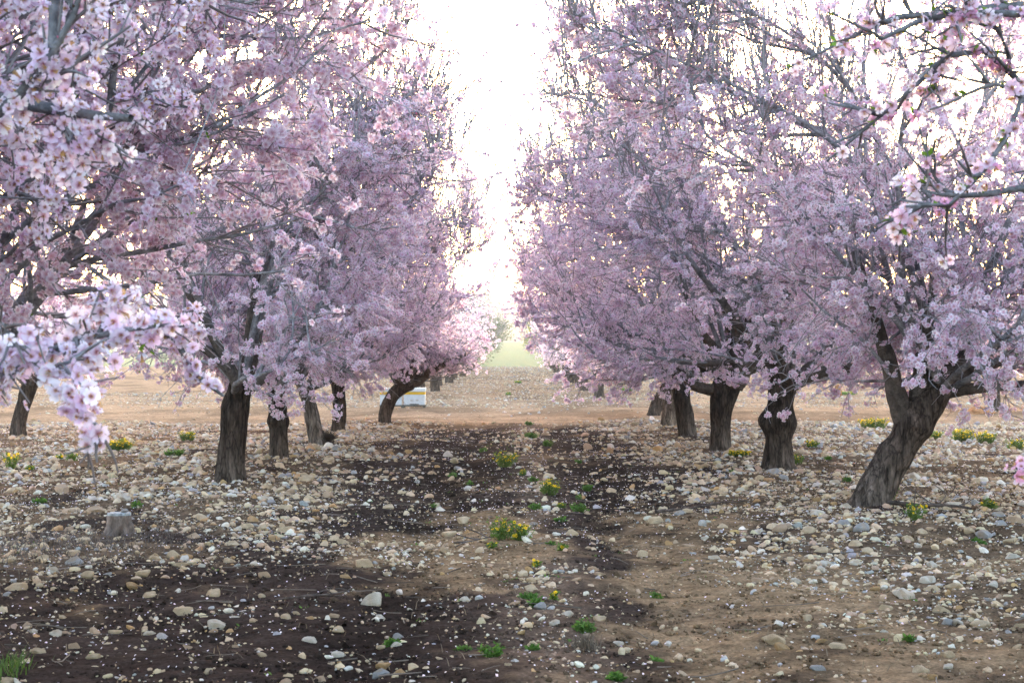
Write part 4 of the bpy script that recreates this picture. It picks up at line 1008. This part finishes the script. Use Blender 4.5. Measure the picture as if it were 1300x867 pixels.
# ----------------------------------------------------------------- bee hives behind the leaning tree
def box(acc, x0, x1, y0, y1, z0, z1, col, b=0.008):
    bm = bmesh.new(); bmesh.ops.create_cube(bm, size=1.0)
    for v in bm.verts: v.co = ((x0 + x1) / 2 + v.co.x * (x1 - x0), (y0 + y1) / 2 + v.co.y * (y1 - y0), (z0 + z1) / 2 + v.co.z * (z1 - z0))
    bmesh.ops.bevel(bm, geom=bm.edges[:], offset=b, segments=1, affect='EDGES'); bm.verts.index_update()
    V = np.array([v.co[:] for v in bm.verts]); by = {}
    for f in bm.faces: by.setdefault(len(f.verts), []).append([v.index for v in f.verts])
    acc.add(V, [np.array(v) for v in by.values()], col); bm.free()
def hive(xc, d, wdt, label, dirt):
    z = float(terrain(xc, d)); root = empty('bee_hive', (xc, d, z), label, 'bee hive', 'bee hives on a low pallet')
    a = Acc(); box(a, -wdt / 2, wdt / 2, -.22, .22, .09, .37, (.50, .51, .52)); link('body', a.mesh('body', M_PAINT), root)
    a = Acc(); box(a, -wdt / 2 - .004, wdt / 2 + .004, -.225, .225, .372, .445, (.62, .36, .02)); link('band', a.mesh('band', M_PAINT), root)
    a = Acc(); box(a, -wdt / 2 - .015, wdt / 2 + .015, -.24, .24, .447, .555, (.55, .56, .56), .015); link('lid', a.mesh('lid', M_PAINT), root)
    a = Acc(); box(a, -.13, .13, -.232, -.2235, .10, .118, (.05, .045, .04), .002); link('entrance_slot', a.mesh('entrance_slot', M_WOOD), root)
    if dirt:
        for s_, (u0, u1, w0, w1) in enumerate([(-.12, -.02, .19, .235), (.04, .12, .20, .24)]):
            a = Acc(); n = 16; an = np.arange(n) * 2 * math.pi / n; rr_ = 1 + .35 * (vnoise(an * 2, an * 0 + s_, 5) - .5)
            P = np.stack([(u0 + u1) / 2 + np.cos(an) * (u1 - u0) / 2 * rr_, np.full(n, -.2235), (w0 + w1) / 2 + np.sin(an) * (w1 - w0) / 2 * rr_], -1)
            a.add(np.vstack([P, P + np.array([0, .002, 0])]), [np.array([list(range(n))]), np.stack([np.arange(n), np.arange(n) + n, np.roll(np.arange(n), -1) + n, np.roll(np.arange(n), -1)], -1)], (.34, .31, .28)); link('dirt_mark', a.mesh('dirt_mark', M_WOOD), root)
    return z
HD = 45.5
zz = hive((497 - VX) * HD / F, HD, .60, 'white bee hive with yellow band, left of the two behind the leaning tree', False)
zz = hive((526.5 - VX) * HD / F, HD, .58, 'white bee hive with yellow band and grey dirt marks, right of the two', True)
a = Acc(); x0, x1 = (483 - VX) * HD / F, (541 - VX) * HD / F
for k in range(3): box(a, x0, x1, HD - .26 + k * .2, HD - .14 + k * .2, zz + .05, zz + .088, (.10, .10, .09), .003)
for k in range(3): box(a, x0 + k * (x1 - x0 - .08) / 2, x0 + k * (x1 - x0 - .08) / 2 + .08, HD - .25, HD + .26, zz - .05, zz + .048, (.09, .085, .075), .003)
o = link('pallet', a.mesh('pallet', M_WOOD)); o['label'] = 'low dark wooden pallet carrying the two white hives'; o['category'] = 'pallet'

# tiny seedlings along the middle of the track and under the rows
N = 900; x, d = scatter(N, 6.3, 34, rng); kp = (np.abs(x - 0.15) < 0.55) | (rng.random(N) < 0.25); x, d = x[kp], d[kp]; rp = rng.integers(2, 7, len(x)); x, d = np.repeat(x, rp), np.repeat(d, rp)
x = x + rng.normal(0, .02, len(x)); d = d + rng.normal(0, .02, len(d)); p = np.stack([x, d, terrain(x, d) + .004], -1); dr = norm(np.stack([rng.normal(0, 1, len(x)), rng.normal(0, 1, len(x)), rng.uniform(.2, 1.2, len(x))], -1))
V, q, c = build_leaves(p, dr, rng.uniform(.010, .026, len(x)), rng, lambda m_: np.array([.085, .16, .03]) * rng.uniform(.5, 1.4, (m_, 1)))
link('seedling_weeds', new_mesh('seedling_weeds', V, [q], c, M_LEAF), kind='stuff')

# evening haze: one box of even, thin air round everything
hm, hn, ho = base_mat('haze'); hv = hn.nodes.new('ShaderNodeVolumePrincipled')
hv.inputs['Color'].default_value = (0.95, 0.93, 0.90, 1); hv.inputs['Density'].default_value = 0.00045; hv.inputs['Anisotropy'].default_value = 0.3
hn.links.new(hv.outputs[0], ho.inputs['Volume'])
a = Acc(); bm = bmesh.new(); bmesh.ops.create_cube(bm, size=1.0)
V = np.array([v.co[:] for v in bm.verts]); Fq = np.array([[v.index for v in f.verts] for f in bm.faces]); bm.free()
V = np.where(V > 0, np.array([1000., 1450., 46.]), np.array([-1000., -90., -8.]))
link('haze', new_mesh('haze', V, [Fq], None, hm), kind='stuff')
